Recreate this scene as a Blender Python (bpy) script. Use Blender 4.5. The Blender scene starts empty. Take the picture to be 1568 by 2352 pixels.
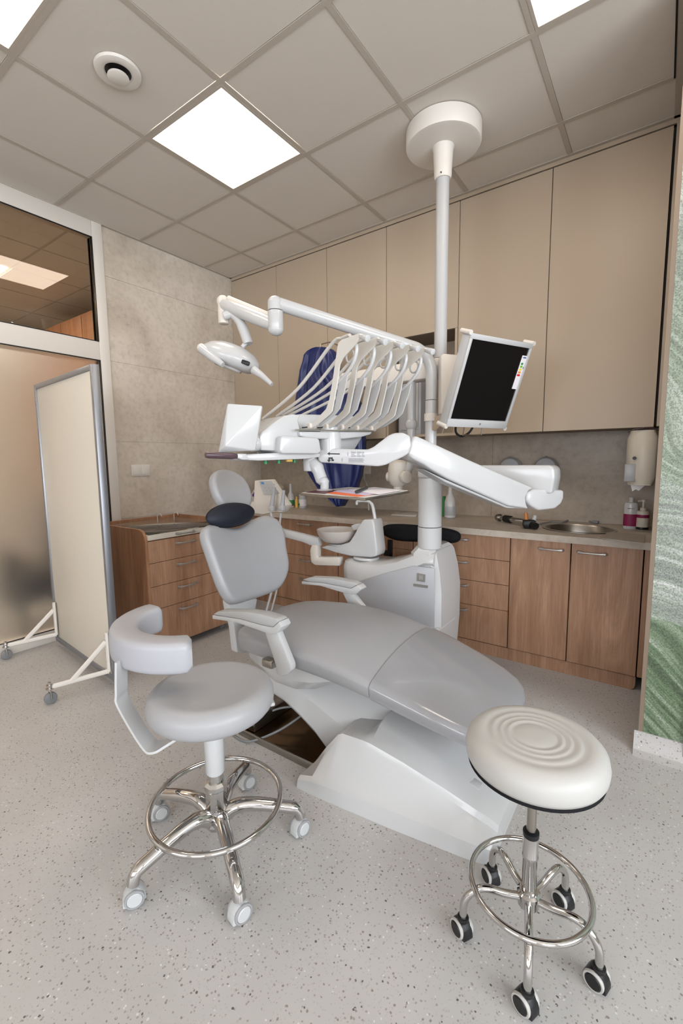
import bpy, bmesh, math, random
from mathutils import Vector, Matrix
random.seed(4)
V = Vector
PI = math.pi
SC = bpy.context.scene
COL = SC.collection

# ------------------------------------------------------------------ camera
F_PX = 1029.2
CAM = V((2.936, -1.516, 1.2376))
def cam_axes(a, b, c):
    ca, sa, cb, sb, cc, sc = math.cos(a), math.sin(a), math.cos(b), math.sin(b), math.cos(c), math.sin(c)
    f = V((sa*cb, ca*cb, sb)); r = V((ca, -sa, 0)); u = r.cross(f)
    return r*cc+u*sc, -r*sc+u*cc, f
CR, CU, CF = cam_axes(-.6195, -.1148, -.011)
cd = bpy.data.cameras.new('camera'); cam = bpy.data.objects.new('camera', cd); COL.objects.link(cam)
cd.sensor_fit = 'VERTICAL'; cd.sensor_height = 36; cd.sensor_width = 24
cd.lens = F_PX*36/2352; cd.clip_start = .02
m = Matrix((CR, CU, -CF)).transposed().to_4x4(); m.translation = CAM
cam.matrix_world = m
SC.camera = cam
# ------------------------------------------------------------------ world, exposure
SC.view_settings.view_transform = 'Standard'; SC.view_settings.look = 'None'
SC.view_settings.gamma = 1; SC.view_settings.use_curve_mapping = False
SC.view_settings.exposure = 0.09
w = bpy.data.worlds.new('daylight'); SC.world = w; w.use_nodes = True
w.node_tree.nodes['Background'].inputs[0].default_value = (.78, .88, 1, 1)
w.node_tree.nodes['Background'].inputs[1].default_value = 3.0
PANEL = 9.0          # strength of the ceiling light panels
PANEL_COL = (1, .86, .72, 1)
DAY = 84           # daylight through the windows
def area(name, loc, rot, sx, sy, power, col):
    l = bpy.data.lights.new(name, 'AREA'); l.shape = 'RECTANGLE'; l.size = sx; l.size_y = sy
    l.energy = power; l.color = col
    o = bpy.data.objects.new(name, l); COL.objects.link(o); o.location = loc; o.rotation_euler = rot
    return o
# daylight entering at the two windows of the wall behind the camera
area('window_daylight', (4.3, -6.05, 1.6), (PI/2, 0, 0), 1.9, 1.6, DAY*.55, (.95, .97, 1))
area('window_daylight', (1.6, -6.05, 1.6), (PI/2, 0, 0), 1.9, 1.6, DAY*.55, (.95, .97, 1))
area('window_daylight', (5.65, -1.1, 1.6), (0, PI/2, 0), 1.6, 1.9, DAY*.9, (.92, .955, 1))
area('window_daylight', (5.65, -3.7, 1.6), (0, PI/2, 0), 1.6, 1.9, DAY*.9, (.92, .955, 1))

# ------------------------------------------------------------------ helpers
def at(u, v, p, n):
    """point where the sight line of photo pixel (u, v) meets the real plane through p with normal n"""
    d = CR*((u-784)/F_PX) + CU*((1176-v)/F_PX) + CF
    n = V(n); return CAM + d*((V(p)-CAM).dot(n)/d.dot(n))
def onx(u, v, x): return at(u, v, (x, 0, 0), (1, 0, 0))
def ony(u, v, y): return at(u, v, (0, y, 0), (0, 1, 0))
def onz(u, v, z): return at(u, v, (0, 0, z), (0, 0, 1))
def ond(u, v, D): return CAM + (CR*((u-784)/F_PX) + CU*((1176-v)/F_PX) + CF)*D

def tag(o, label=None, cat=None, group=None, kind=None):
    for k, x in (('label', label), ('category', cat), ('group', group), ('kind', kind)):
        if x: o[k] = x
    return o
def thing(name, label, cat, loc=(0, 0, 0), rz=0, group=None):
    o = bpy.data.objects.new(name, None); COL.objects.link(o); o.empty_display_size = .05
    o.location = loc; o.rotation_euler = (0, 0, rz)
    return tag(o, label, cat, group)

class MB:
    def __init__(s): s.bm = bmesh.new()
    def _add(s, t, M=None, bevel=0, seg=2):
        if bevel > 0:
            bmesh.ops.bevel(t, geom=t.edges[:], offset=bevel, segments=seg, profile=.5, affect='EDGES', clamp_overlap=True)
        if M is not None: bmesh.ops.transform(t, matrix=M, verts=t.verts)
        me = bpy.data.meshes.new('t'); t.to_mesh(me); t.free(); s.bm.from_mesh(me); bpy.data.meshes.remove(me)
        return s
    def box(s, c, size, rot=None, bevel=0, seg=2):
        t = bmesh.new(); bmesh.ops.create_cube(t, size=1)
        bmesh.ops.scale(t, vec=size, verts=t.verts)
        M = Matrix.Translation(c)
        if rot is not None:
            M = M @ (rot.to_4x4() if isinstance(rot, Matrix) else Matrix.Rotation(rot, 4, 'Z'))
        return s._add(t, M, bevel, seg)
    def bb(s, x0, x1, y0, y1, z0, z1, bevel=0, seg=2):
        return s.box(((x0+x1)/2, (y0+y1)/2, (z0+z1)/2), (abs(x1-x0), abs(y1-y0), abs(z1-z0)), None, bevel, seg)
    def cyl(s, p, q, r, r2=None, seg=32, bevel=0):
        p, q = V(p), V(q); d = q-p
        t = bmesh.new(); bmesh.ops.create_cone(t, cap_ends=True, segments=seg, radius1=r, radius2=r if r2 is None else r2, depth=d.length)
        if bevel:
            es = [e for e in t.edges if abs(e.verts[0].co.z-e.verts[1].co.z) < 1e-6]
            bmesh.ops.bevel(t, geom=es, offset=bevel, segments=2, profile=.5, affect='EDGES')
        M = Matrix.Translation((p+q)/2) @ V((0, 0, 1)).rotation_difference(d.normalized()).to_matrix().to_4x4()
        return s._add(t, M)
    def sph(s, c, r, sc=(1, 1, 1), rot=None, seg=24):
        t = bmesh.new(); bmesh.ops.create_uvsphere(t, u_segments=seg, v_segments=seg//2, radius=r)
        bmesh.ops.scale(t, vec=sc, verts=t.verts)
        M = Matrix.Translation(c)
        if rot is not None: M = M @ rot.to_4x4()
        return s._add(t, M)
    def rings(s, secs, cap=True, close=False):
        bm = s.bm; vs = [[bm.verts.new(p) for p in sec] for sec in secs]; n = len(secs[0])
        rng = range(len(vs)) if close else range(len(vs)-1)
        for i in rng:
            a, b = vs[i], vs[(i+1) % len(vs)]
            for j in range(n):
                try: bm.faces.new((a[j], a[(j+1) % n], b[(j+1) % n], b[j]))
                except ValueError: pass
        if cap and not close: 
            bm.faces.new(vs[0][::-1]); bm.faces.new(vs[-1])
        return s
    def tube(s, pts, r, seg=12, flat=1, up=None, close=False, cap=True):
        pts = [V(p) for p in pts]; n = len(pts); R = r if isinstance(r, (list, tuple)) else [r]*n
        secs = []; prev = None
        for i, p in enumerate(pts):
            if close: d = pts[(i+1) % n]-pts[i-1]
            else: d = (pts[min(i+1, n-1)]-pts[max(i-1, 0)])
            d.normalize()
            if prev is None:
                a = V(up) if up is not None else (V((0, 0, 1)) if abs(d.z) < .9 else V((1, 0, 0)))
            else: a = V(up) if up is not None else prev
            x = (a-d*a.dot(d))
            if x.length < 1e-5: x = d.orthogonal()
            x.normalize(); y = d.cross(x); prev = x
            secs.append([p+(x*math.cos(2*PI*k/seg)*flat+y*math.sin(2*PI*k/seg))*R[i] for k in range(seg)])
        return s.rings(secs, cap, close)
    def lathe(s, prof, c=(0, 0, 0), seg=40, axis=None, sc=(1, 1)):
        c = V(c); q = V((0, 0, 1)).rotation_difference(V(axis).normalized()) if axis else None
        secs = []
        for r, z in prof:
            ring = []
            for k in range(seg):
                p = V((max(r, 1e-4)*math.cos(2*PI*k/seg)*sc[0], max(r, 1e-4)*math.sin(2*PI*k/seg)*sc[1], z))
                if q: p.rotate(q)
                ring.append(c+p)
            secs.append(ring)
        return s.rings(secs)
    def prism(s, poly, n, depth, bevel=0, seg=2, center=False):
        """planar polygon (3d points) extruded by depth along n"""
        n = V(n).normalized(); t = bmesh.new()
        off = n*(-depth/2) if center else V()
        a = [t.verts.new(V(p)+off) for p in poly]; b = [t.verts.new(V(p)+off+n*depth) for p in poly]
        t.faces.new(a[::-1]); t.faces.new(b); k = len(a)
        for i in range(k): t.faces.new((a[i], a[(i+1) % k], b[(i+1) % k], b[i]))
        bmesh.ops.recalc_face_normals(t, faces=t.faces)
        return s._add(t, None, bevel, seg)
    def pad(s, outline, o, u, v, n, th, r=None, dome=0.0, bow=None):
        """upholstered pad: smooth closed 2d outline in frame (u,v), thickness th along n, rounded rim radius r"""
        o, u, v, n = V(o), V(u).normalized(), V(v).normalized(), V(n).normalized()
        r = r or th/2; N = len(outline)
        def inset(k):
            res = []
            for i in range(N):
                p0, p1, p2 = outline[i-1], outline[i], outline[(i+1) % N]
                t = V((p2[0]-p0[0], p2[1]-p0[1])); t.normalize()
                res.append((p1[0]-t.y*k*sgn, p1[1]+t.x*k*sgn))
            return res
        A = sum(outline[i-1][0]*outline[i][1]-outline[i][0]*outline[i-1][1] for i in range(N)); sgn = 1 if A > 0 else -1
        cx = sum(p[0] for p in outline)/N; cy = sum(p[1] for p in outline)/N
        prof = []
        for k in range(7):
            a = -PI/2+PI/2*k/6; prof.append((r*(1-math.cos(a)), -th/2+r+r*math.sin(a), 1))
        for k in range(1, 7):
            a = PI/2*k/6; prof.append((r*(1-math.cos(a)), th/2-r+r*math.sin(a), 1))
        lay = [(r, -th/2, f) for f in (.02, .5, .8)]+prof+[(r, th/2+dome*(1-f*f), f) for f in (.93, .8, .6, .4, .2, .02)]
        secs = []
        for ins, h, f in lay:
            ol = inset(ins); sec = []
            for x, y in ol:
                x = cx+(x-cx)*f; y = cy+(y-cy)*f
                hh = h+(bow(x, y) if bow else 0)
                sec.append(o+u*x+v*y+n*hh)
            secs.append(sec)
        return s.rings(secs)
    def part(s, name, mat, parent=None, angle=35, world=False, smooth=True):
        bm = s.bm
        bmesh.ops.remove_doubles(bm, verts=bm.verts, dist=1e-6)
        bmesh.ops.recalc_face_normals(bm, faces=bm.faces)
        me = bpy.data.meshes.new(name)
        if world and parent is not None:
            r = parent
            while r.parent: r = r.parent
            M = Matrix.Translation(r.location) @ Matrix.Rotation(r.rotation_euler.z, 4, 'Z')
            bmesh.ops.transform(bm, matrix=M.inverted(), verts=bm.verts)
        bm.to_mesh(me); bm.free()
        if smooth:
            me.shade_smooth(); me.set_sharp_from_angle(angle=math.radians(angle))
        ms = mat if isinstance(mat, (list, tuple)) else [mat]
        for x in ms: me.materials.append(x)
        o = bpy.data.objects.new(name, me); COL.objects.link(o)
        if parent is not None: o.parent = parent
        return o
def smooth_loop(pts, n=6, closed=True):
    out = []; N = len(pts)
    rng = range(N) if closed else range(N-1)
    g = lambda i: V(pts[i % N]) if closed else V(pts[max(0, min(N-1, i))])
    for i in rng:
        p0, p1, p2, p3 = g(i-1), g(i), g(i+1), g(i+2)
        for k in range(n):
            t = k/n
            out.append(.5*((2*p1)+(p2-p0)*t+(2*p0-5*p1+4*p2-p3)*t*t+(3*p1-p0-3*p2+p3)*t**3))
    if not closed: out.append(V(pts[-1]))
    return out
def copy_tree(o, parent=None):
    c = o.copy(); COL.objects.link(c)
    if parent is not None: c.parent = parent
    for ch in [x for x in o.children]: copy_tree(ch, c)
    return c

# ------------------------------------------------------------------ materials
def new_mat(name):
    m = bpy.data.materials.new(name); m.use_nodes = True; nt = m.node_tree
    return m, nt, nt.nodes['Principled BSDF']
def s2l(c): return tuple(((x/255)/12.92 if x/255 <= .04045 else ((x/255+.055)/1.055)**2.4) for x in c)+(1,)
def mat(name, rgb, rough=.4, metal=0, trans=0, emit=0, spec=.5, coat=0, noise=0, nscale=200, ior=1.45, alpha=1):
    m, nt, b = new_mat(name); c = s2l(rgb)
    b.inputs['Base Color'].default_value = c; b.inputs['Roughness'].default_value = rough
    b.inputs['Metallic'].default_value = metal; b.inputs['Transmission Weight'].default_value = trans
    b.inputs['Specular IOR Level'].default_value = spec; b.inputs['Coat Weight'].default_value = coat
    b.inputs['IOR'].default_value = ior; b.inputs['Alpha'].default_value = alpha
    if emit:
        b.inputs['Emission Color'].default_value = c; b.inputs['Emission Strength'].default_value = emit
    if noise:
        n = nt.nodes.new('ShaderNodeTexNoise'); n.inputs['Scale'].default_value = nscale; n.inputs['Detail'].default_value = 3
        tc = nt.nodes.new('ShaderNodeTexCoord'); nt.links.new(tc.outputs['Object'], n.inputs['Vector'])
        bp = nt.nodes.new('ShaderNodeBump'); bp.inputs['Strength'].default_value = noise; bp.inputs['Distance'].default_value = .002
        nt.links.new(n.outputs['Fac'], bp.inputs['Height']); nt.links.new(bp.outputs['Normal'], b.inputs['Normal'])
    return m
def N(nt, t, **kw):
    n = nt.nodes.new(t)
    for k, x in kw.items():
        if k in n.inputs: n.inputs[k].default_value = x
        else: setattr(n, k, x)
    return n
def ramp(nt, stops, interp='LINEAR'):
    r = nt.nodes.new('ShaderNodeValToRGB'); cr = r.color_ramp; cr.interpolation = interp
    while len(cr.elements) > 1: cr.elements.remove(cr.elements[-1])
    cr.elements[0].position = stops[0][0]; cr.elements[0].color = stops[0][1]
    for p, c in stops[1:]:
        e = cr.elements.new(p); e.color = c
    return r
def mixc(nt, fac, a, b, mode='MIX'):
    mx = nt.nodes.new('ShaderNodeMix'); mx.data_type = 'RGBA'; mx.blend_type = mode
    for sock, x in ((0, fac), (6, a), (7, b)):
        if hasattr(x, 'default_value') or hasattr(x, 'is_linked'): nt.links.new(x, mx.inputs[sock])
        else: mx.inputs[sock].default_value = x
    return mx.outputs[2]
def coords(nt, scale=(1, 1, 1), kind='Object', rot=(0, 0, 0)):
    tc = nt.nodes.new('ShaderNodeTexCoord'); mp = nt.nodes.new('ShaderNodeMapping')
    mp.inputs['Scale'].default_value = scale; mp.inputs['Rotation'].default_value = rot
    nt.links.new(tc.outputs[kind], mp.inputs['Vector']); return mp.outputs[0]
def geo_coords(nt, scale=(1, 1, 1), rot=(0, 0, 0)):
    g = nt.nodes.new('ShaderNodeNewGeometry'); mp = nt.nodes.new('ShaderNodeMapping')
    mp.inputs['Scale'].default_value = scale; mp.inputs['Rotation'].default_value = rot
    nt.links.new(g.outputs['Position'], mp.inputs['Vector']); return mp.outputs[0]

def mat_wood(name, dark, light, red=None, scale=1.0):
    m, nt, b = new_mat(name)
    v = geo_coords(nt, (7*scale, 7*scale, .8*scale))
    n1 = N(nt, 'ShaderNodeTexNoise', Scale=1.2, Detail=7, Roughness=.68, Distortion=1.8); nt.links.new(v, n1.inputs['Vector'])
    v2 = geo_coords(nt, (90, 90, 2.2)); n2 = N(nt, 'ShaderNodeTexNoise', Scale=1.5, Detail=4, Roughness=.7); nt.links.new(v2, n2.inputs['Vector'])
    r1 = ramp(nt, [(.28, s2l(dark)), (.5, s2l(tuple((a+c)/2 for a, c in zip(dark, light)))), (.7, s2l(light))]); nt.links.new(n1.outputs['Fac'], r1.inputs['Fac'])
    r2 = ramp(nt, [(.35, (.82, .81, .80, 1)), (.65, (1.06, 1.06, 1.06, 1))]); nt.links.new(n2.outputs['Fac'], r2.inputs['Fac'])
    c = mixc(nt, 1.0, r1.outputs['Color'], r2.outputs['Color'], 'MULTIPLY')
    nt.links.new(c, b.inputs['Base Color']); b.inputs['Roughness'].default_value = .5
    bp = N(nt, 'ShaderNodeBump', Strength=.15, Distance=.001); nt.links.new(n2.outputs['Fac'], bp.inputs['Height']); nt.links.new(bp.outputs['Normal'], b.inputs['Normal'])
    return m
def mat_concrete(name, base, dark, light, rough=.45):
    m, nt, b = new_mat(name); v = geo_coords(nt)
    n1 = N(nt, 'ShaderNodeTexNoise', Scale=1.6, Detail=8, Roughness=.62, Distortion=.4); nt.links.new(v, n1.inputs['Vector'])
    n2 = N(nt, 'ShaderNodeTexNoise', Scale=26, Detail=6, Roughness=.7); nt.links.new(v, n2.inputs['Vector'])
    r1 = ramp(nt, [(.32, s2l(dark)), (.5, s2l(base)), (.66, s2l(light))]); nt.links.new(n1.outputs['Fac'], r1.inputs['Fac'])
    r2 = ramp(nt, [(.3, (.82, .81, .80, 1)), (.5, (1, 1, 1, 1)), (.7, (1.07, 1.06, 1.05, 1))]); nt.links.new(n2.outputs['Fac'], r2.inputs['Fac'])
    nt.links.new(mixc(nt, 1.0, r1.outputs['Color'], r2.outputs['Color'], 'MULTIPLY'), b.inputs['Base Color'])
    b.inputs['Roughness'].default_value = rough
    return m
def mat_floor():
    m, nt, b = new_mat('speckled_vinyl'); v = geo_coords(nt)
    
    nn = N(nt, 'ShaderNodeTexNoise', Scale=2.0, Detail=3); nt.links.new(v, nn.inputs['Vector'])
    r0 = ramp(nt, [(.35, s2l((172, 169, 167))), (.65, s2l((180, 178, 176)))]); nt.links.new(nn.outputs['Fac'], r0.inputs['Fac'])
    out = r0.outputs['Color']
    wn = N(nt, 'ShaderNodeTexNoise', Scale=60, Detail=2); nt.links.new(v, wn.inputs['Vector'])
    vv = nt.nodes.new('ShaderNodeVectorMath'); vv.operation = 'MULTIPLY_ADD'
    nt.links.new(wn.outputs['Color'], vv.inputs[0]); vv.inputs[1].default_value = (.008, .008, .008); nt.links.new(v, vv.inputs[2])
    for sc, th, lim, c in ((90, .26, .20, (134, 126, 118)), (120, .30, .26, (148, 142, 137)), (75, .22, .09, (92, 88, 84)), (170, .34, .30, (168, 164, 160)), (110, .28, .08, (200, 199, 197))):
        vo = N(nt, 'ShaderNodeTexVoronoi', Scale=sc, Randomness=1); nt.links.new(vv.outputs[0], vo.inputs['Vector'])
        sp = nt.nodes.new('ShaderNodeSeparateColor'); nt.links.new(vo.outputs['Color'], sp.inputs[0])
        lt = N(nt, 'ShaderNodeMath', operation='LESS_THAN'); lt.inputs[1].default_value = th; nt.links.new(vo.outputs['Distance'], lt.inputs[0])
        l2 = N(nt, 'ShaderNodeMath', operation='LESS_THAN'); l2.inputs[1].default_value = lim; nt.links.new(sp.outputs[0], l2.inputs[0])
        mu = N(nt, 'ShaderNodeMath', operation='MULTIPLY'); nt.links.new(lt.outputs[0], mu.inputs[0]); nt.links.new(l2.outputs[0], mu.inputs[1])
        out = mixc(nt, mu.outputs[0], out, s2l(c))
    nt.links.new(out, b.inputs['Base Color']); b.inputs['Roughness'].default_value = .42; b.inputs['Specular IOR Level'].default_value = .4
    return m
def mat_mural():
    """printed mural: big overlapping leaves with streaked veins, grainy print, paler towards the top"""
    m, nt, b = new_mat('leaf_mural'); v = geo_coords(nt)
    n0 = N(nt, 'ShaderNodeTexNoise', Scale=1.3, Detail=1); nt.links.new(v, n0.inputs['Vector'])
    vv = nt.nodes.new('ShaderNodeVectorMath'); vv.operation = 'MULTIPLY_ADD'
    nt.links.new(n0.outputs['Color'], vv.inputs[0]); vv.inputs[1].default_value = (.7, .7, .7); nt.links.new(v, vv.inputs[2])
    def mapped(rot, sc):
        mp = nt.nodes.new('ShaderNodeMapping'); mp.vector_type = 'TEXTURE'
        mp.inputs['Rotation'].default_value = (0, math.radians(rot), 0); mp.inputs['Scale'].default_value = sc
        nt.links.new(vv.outputs[0], mp.inputs['Vector']); return mp.outputs[0]
    # which leaf
    vo = N(nt, 'ShaderNodeTexVoronoi', Scale=1.0); nt.links.new(mapped(32, (.75, 9, .26)), vo.inputs['Vector'])
    sp = nt.nodes.new('ShaderNodeSeparateColor'); nt.links.new(vo.outputs['Color'], sp.inputs[0])
    rl = ramp(nt, [(.0, s2l((196, 204, 200))), (.22, s2l((120, 144, 112))), (.45, s2l((84, 112, 76))), (.62, s2l((168, 182, 166))), (.8, s2l((58, 82, 52)))], 'CONSTANT'); nt.links.new(sp.outputs[0], rl.inputs['Fac'])
    # streaks along the leaf
    st = N(nt, 'ShaderNodeTexNoise', Scale=1.0, Detail=5, Roughness=.6, Distortion=.3); nt.links.new(mapped(40, (.55, 9, .028)), st.inputs['Vector'])
    rs = ramp(nt, [(.34, s2l((40, 58, 36))), (.48, s2l((96, 122, 90))), (.58, s2l((150, 170, 146))), (.7, s2l((214, 220, 216)))]); nt.links.new(st.outputs['Fac'], rs.inputs['Fac'])
    c = mixc(nt, .58, rl.outputs['Color'], rs.outputs['Color'])
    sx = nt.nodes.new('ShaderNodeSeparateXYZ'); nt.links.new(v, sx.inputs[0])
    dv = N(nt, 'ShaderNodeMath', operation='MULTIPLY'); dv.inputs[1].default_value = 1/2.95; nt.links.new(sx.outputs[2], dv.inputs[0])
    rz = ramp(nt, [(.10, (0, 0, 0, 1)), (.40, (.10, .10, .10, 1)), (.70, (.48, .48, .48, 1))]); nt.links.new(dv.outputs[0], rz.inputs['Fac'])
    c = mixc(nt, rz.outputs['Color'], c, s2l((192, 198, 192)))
    g = N(nt, 'ShaderNodeTexNoise', Scale=230, Detail=2); nt.links.new(v, g.inputs['Vector'])
    rg = ramp(nt, [(.36, (.42, .44, .40, 1)), (.5, (1, 1, 1, 1)), (.64, (1.3, 1.3, 1.3, 1))]); nt.links.new(g.outputs['Fac'], rg.inputs['Fac'])
    c = mixc(nt, .7, c, mixc(nt, 1.0, c, rg.outputs['Color'], 'MULTIPLY'))
    c = mixc(nt, 1.0, c, (.74, .70, .70, 1), 'MULTIPLY')
    nt.links.new(c, b.inputs['Base Color']); b.inputs['Roughness'].default_value = .6
    return m

WHITE = mat('white_plastic', (188, 188, 188), .22, coat=.15)
WARMW = mat('warm_white_plastic', (206, 199, 190), .35)
GREYP = mat('grey_plastic', (176, 176, 176), .4)
PANELG = mat('light_grey_panel', (165, 166, 170), .3)
VINYL = mat('grey_vinyl', (156, 156, 158), .38, noise=.08, nscale=500)
VINYL_W = mat('white_leatherette', (177, 175, 171), .42, noise=.08, nscale=500)
CHROME = mat('chrome', (200, 198, 196), .09, 1)
HANDLE = mat('handle_metal', (176, 172, 168), .35, .7)
STEEL = mat('brushed_steel', (165, 160, 152), .3, 1)
ALU = mat('satin_aluminium', (150, 152, 158), .38, .85)
BLACK = mat('black_plastic', (18, 18, 20), .4)
BLACKF = mat('black_fabric', (22, 22, 25), .75, spec=.2)
NAVY = mat('navy_cushion', (20, 24, 38), .6, noise=.3, nscale=300)
BLUE = mat('blue_vinyl', (27, 38, 88), .30)
PVC = mat('white_pvc_frame', (214, 208, 200), .4)
BOARD = mat('cream_board', (205, 197, 183), .35)
BEIGE = mat('beige_laminate', (174, 157, 137), .42)
DARKGAP = mat('dark_gap', (25, 21, 18), .9)
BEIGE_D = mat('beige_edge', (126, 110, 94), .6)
TILE_C = mat('ceiling_tile_white', (206, 198, 188), .9, noise=.25, nscale=700)
BAR_C = mat('ceiling_bar_grey', (178, 168, 156), .6)
PAINT = mat('painted_wall', (205, 196, 186), .8)
WOOD = mat_wood('oak_laminate', (142, 104, 78), (182, 144, 116))
WOODD = mat_wood('oak_laminate_dark', (132, 90, 62), (172, 128, 96))
CONC = mat_concrete('concrete_tile', (196, 185, 171), (172, 160, 146), (208, 198, 186))
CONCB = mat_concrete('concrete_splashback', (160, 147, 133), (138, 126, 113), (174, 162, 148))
TOPM = mat_concrete('stone_worktop', (178, 166, 152), (160, 148, 135), (190, 180, 166))
FLOOR = mat_floor()
MURAL = mat_mural()
GLASS = mat('clear_glass', (236, 240, 238), .0, trans=1, ior=1.45)
GLASST = mat('smoky_glass', (225, 210, 190), .0, trans=1, ior=1.5)
FROST = mat('frosted_glass', (250, 243, 233), .62, trans=1, ior=1.3)
SCREEN = mat('monitor_screen', (16, 17, 18), .12, coat=.3)
GREENP = mat('green_plastic', (20, 110, 60), .35)
YELLOWP = mat('yellow_plastic', (226, 186, 90), .4)
PURPLE = mat('dark_purple_handle', (78, 60, 66), .25)
RUBBER = mat('grey_rubber', (150, 150, 152), .5)
MAGENTA = mat('magenta_label', (130, 22, 70), .5)
GREENL = mat('green_label', (40, 120, 60), .5)
REDL = mat('red_label', (190, 50, 40), .5)
PAPER = mat('white_paper', (232, 228, 232), .7)
ORANGE = mat('orange_paper', (232, 110, 60), .6)
LILAC = mat('lilac_paper', (200, 190, 215), .6)
CLEARP = mat('translucent_cup_plastic', (222, 216, 210), .25, trans=.45)
HOSE = mat('grey_hose', (188, 184, 178), .4)
TINT = mat('grey_hose_dark', (120, 122, 124), .5)
INK = mat('print_ink', (40, 40, 44), .6)
INKG = mat('grey_print', (120, 120, 124), .6)
BRONZE = mat('bronze_mirror', (120, 96, 70), .18, 1)
LED = mat('light_diffuser', (255, 255, 255), .5)
b = LED.node_tree.nodes['Principled BSDF']; b.inputs['Emission Color'].default_value = PANEL_COL; b.inputs['Emission Strength'].default_value = PANEL
AMBER = mat('amber_plastic', (190, 120, 60), .3)

LED2 = mat('light_diffuser_next_room', (255, 247, 236), .5, emit=34)
# ------------------------------------------------------------------ setting
HC = 2.946
XL, YB = -.47, 1.83
XR, YF = 5.6, -6.0        # right and front walls, behind the camera
fl = MB().bb(-.46, XR, YF, YB, -.05, 0).part('floor', FLOOR, smooth=False); tag(fl, kind='structure')
# ceiling: slab, hung grid bars, tiles
ce = MB().bb(XL-.1, XR+.1, YF-.1, YB+.1, HC+.05, HC+.12).part('ceiling', TILE_C, smooth=False); tag(ce, kind='structure')
xs = [-.47]+[.01+.6*i for i in range(0, 10)]+[5.6]     # bar lines along x
ys = [-6.0]+[-6.0+.6*i for i in range(1, 13)]+[1.506]
lampcells = []
tile_me = {}
for i in range(len(xs)-1):
    for j in range(len(ys)-1):
        x0, x1, y0, y1 = xs[i]+.011, xs[i+1]-.011, ys[j]+.011, ys[j+1]-.011
        if x1-x0 < .03 or y1-y0 < .03: continue
        cx, cy = (x0+x1)/2, (y0+y1)/2
        if (abs(cx-.91) < .05 and (abs(cy-.3) < .05 or abs(cy+.9) < .05)) or (abs(cx-2.71) < .05 and abs(cy-.3) < .05):
            lampcells.append((cx, cy)); continue
        key = (round(x1-x0, 3), round(y1-y0, 3))
        if key not in tile_me:
            t = MB().box((0, 0, 0), (key[0], key[1], .016), None, .003, 1); t.bm.normal_update()
            o = t.part('ceiling_tile', TILE_C, ce); tile_me[key] = o.data
        else:
            o = bpy.data.objects.new('ceiling_tile', tile_me[key]); COL.objects.link(o); o.parent = ce
        o.location = (cx, cy, HC+.010)
for x in xs[1:-1]:
    MB().bb(x-.012, x+.012, YF, 1.506, HC-.001, HC+.003).part('grid_bar', BAR_C, ce, smooth=False)
for y in ys[1:-1]:
    MB().bb(XL, XR, y-.012, y+.012, HC-.0015, HC+.0025).part('grid_bar', BAR_C, ce, smooth=False)
for a in ((XL, XR, 1.485, 1.506), (XL, XL+.02, YF, 1.506), (2.885, 2.918, .66, 1.506)):
    MB().bb(*a, HC-.002, HC+.002).part('edge_trim', BAR_C, ce, smooth=False)
MB().bb(2.878, 2.885, .62, 1.2, HC-.004, HC+.003).part('shadow_gap', DARKGAP, ce, smooth=False)

# left wall: tiles behind, glazed partition in front part
wl = MB().bb(-.62, -.4745, .30, YB+.02, 0, HC+.05).bb(-.62, -.485, YF, -2.6, 0, HC+.05).part('wall_left', PAINT, smooth=False); tag(wl, kind='structure')
zj = [0, .21, .80, 1.40, 1.995, 2.60, 2.943]
for k in range(len(zj)-1):
    for (y0, y1) in ((.3012, 1.4892), (1.4908, 1.828)):
        MB().bb(-.485, XL, y0, y1, zj[k]+.0008, zj[k+1]-.0008, .0006, 1).part('wall_tile', CONC, wl, smooth=False)
# back wall with splashback panels
wb = MB().bb(XL-.1, 2.95, YB, YB+.12, 0, HC+.05).part('wall_back', PAINT, smooth=False); tag(wb, kind='structure')
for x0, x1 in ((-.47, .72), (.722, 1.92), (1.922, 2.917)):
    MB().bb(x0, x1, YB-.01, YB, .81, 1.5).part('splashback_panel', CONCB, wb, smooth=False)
# niche side wall + mural wall (returns to the right)
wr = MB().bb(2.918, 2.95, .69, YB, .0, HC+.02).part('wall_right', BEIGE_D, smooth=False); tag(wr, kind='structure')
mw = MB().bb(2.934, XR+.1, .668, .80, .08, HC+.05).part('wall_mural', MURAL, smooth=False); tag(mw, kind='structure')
tag(MB().bb(2.918, 2.934, .6685, .69, .0, HC).part('trim_1', BEIGE_D, smooth=False), kind='structure')
# coved vinyl skirting
bs = MB().prism([(2.904, .60, 0), (2.904, .668, 0), (2.904, .668, .081), (2.904, .662, .081), (2.904, .656, .03), (2.904, .640, .010)], (1, 0, 0), XR-2.904).part('baseboard_right', FLOOR); tag(bs, kind='structure')
# flush door in the mural wall
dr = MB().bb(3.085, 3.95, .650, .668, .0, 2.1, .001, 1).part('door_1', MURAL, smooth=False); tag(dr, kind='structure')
MB().bb(3.072, 3.085, .655, .6675, 0, 2.11).part('door_gap', DARKGAP, dr, smooth=False)
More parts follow.
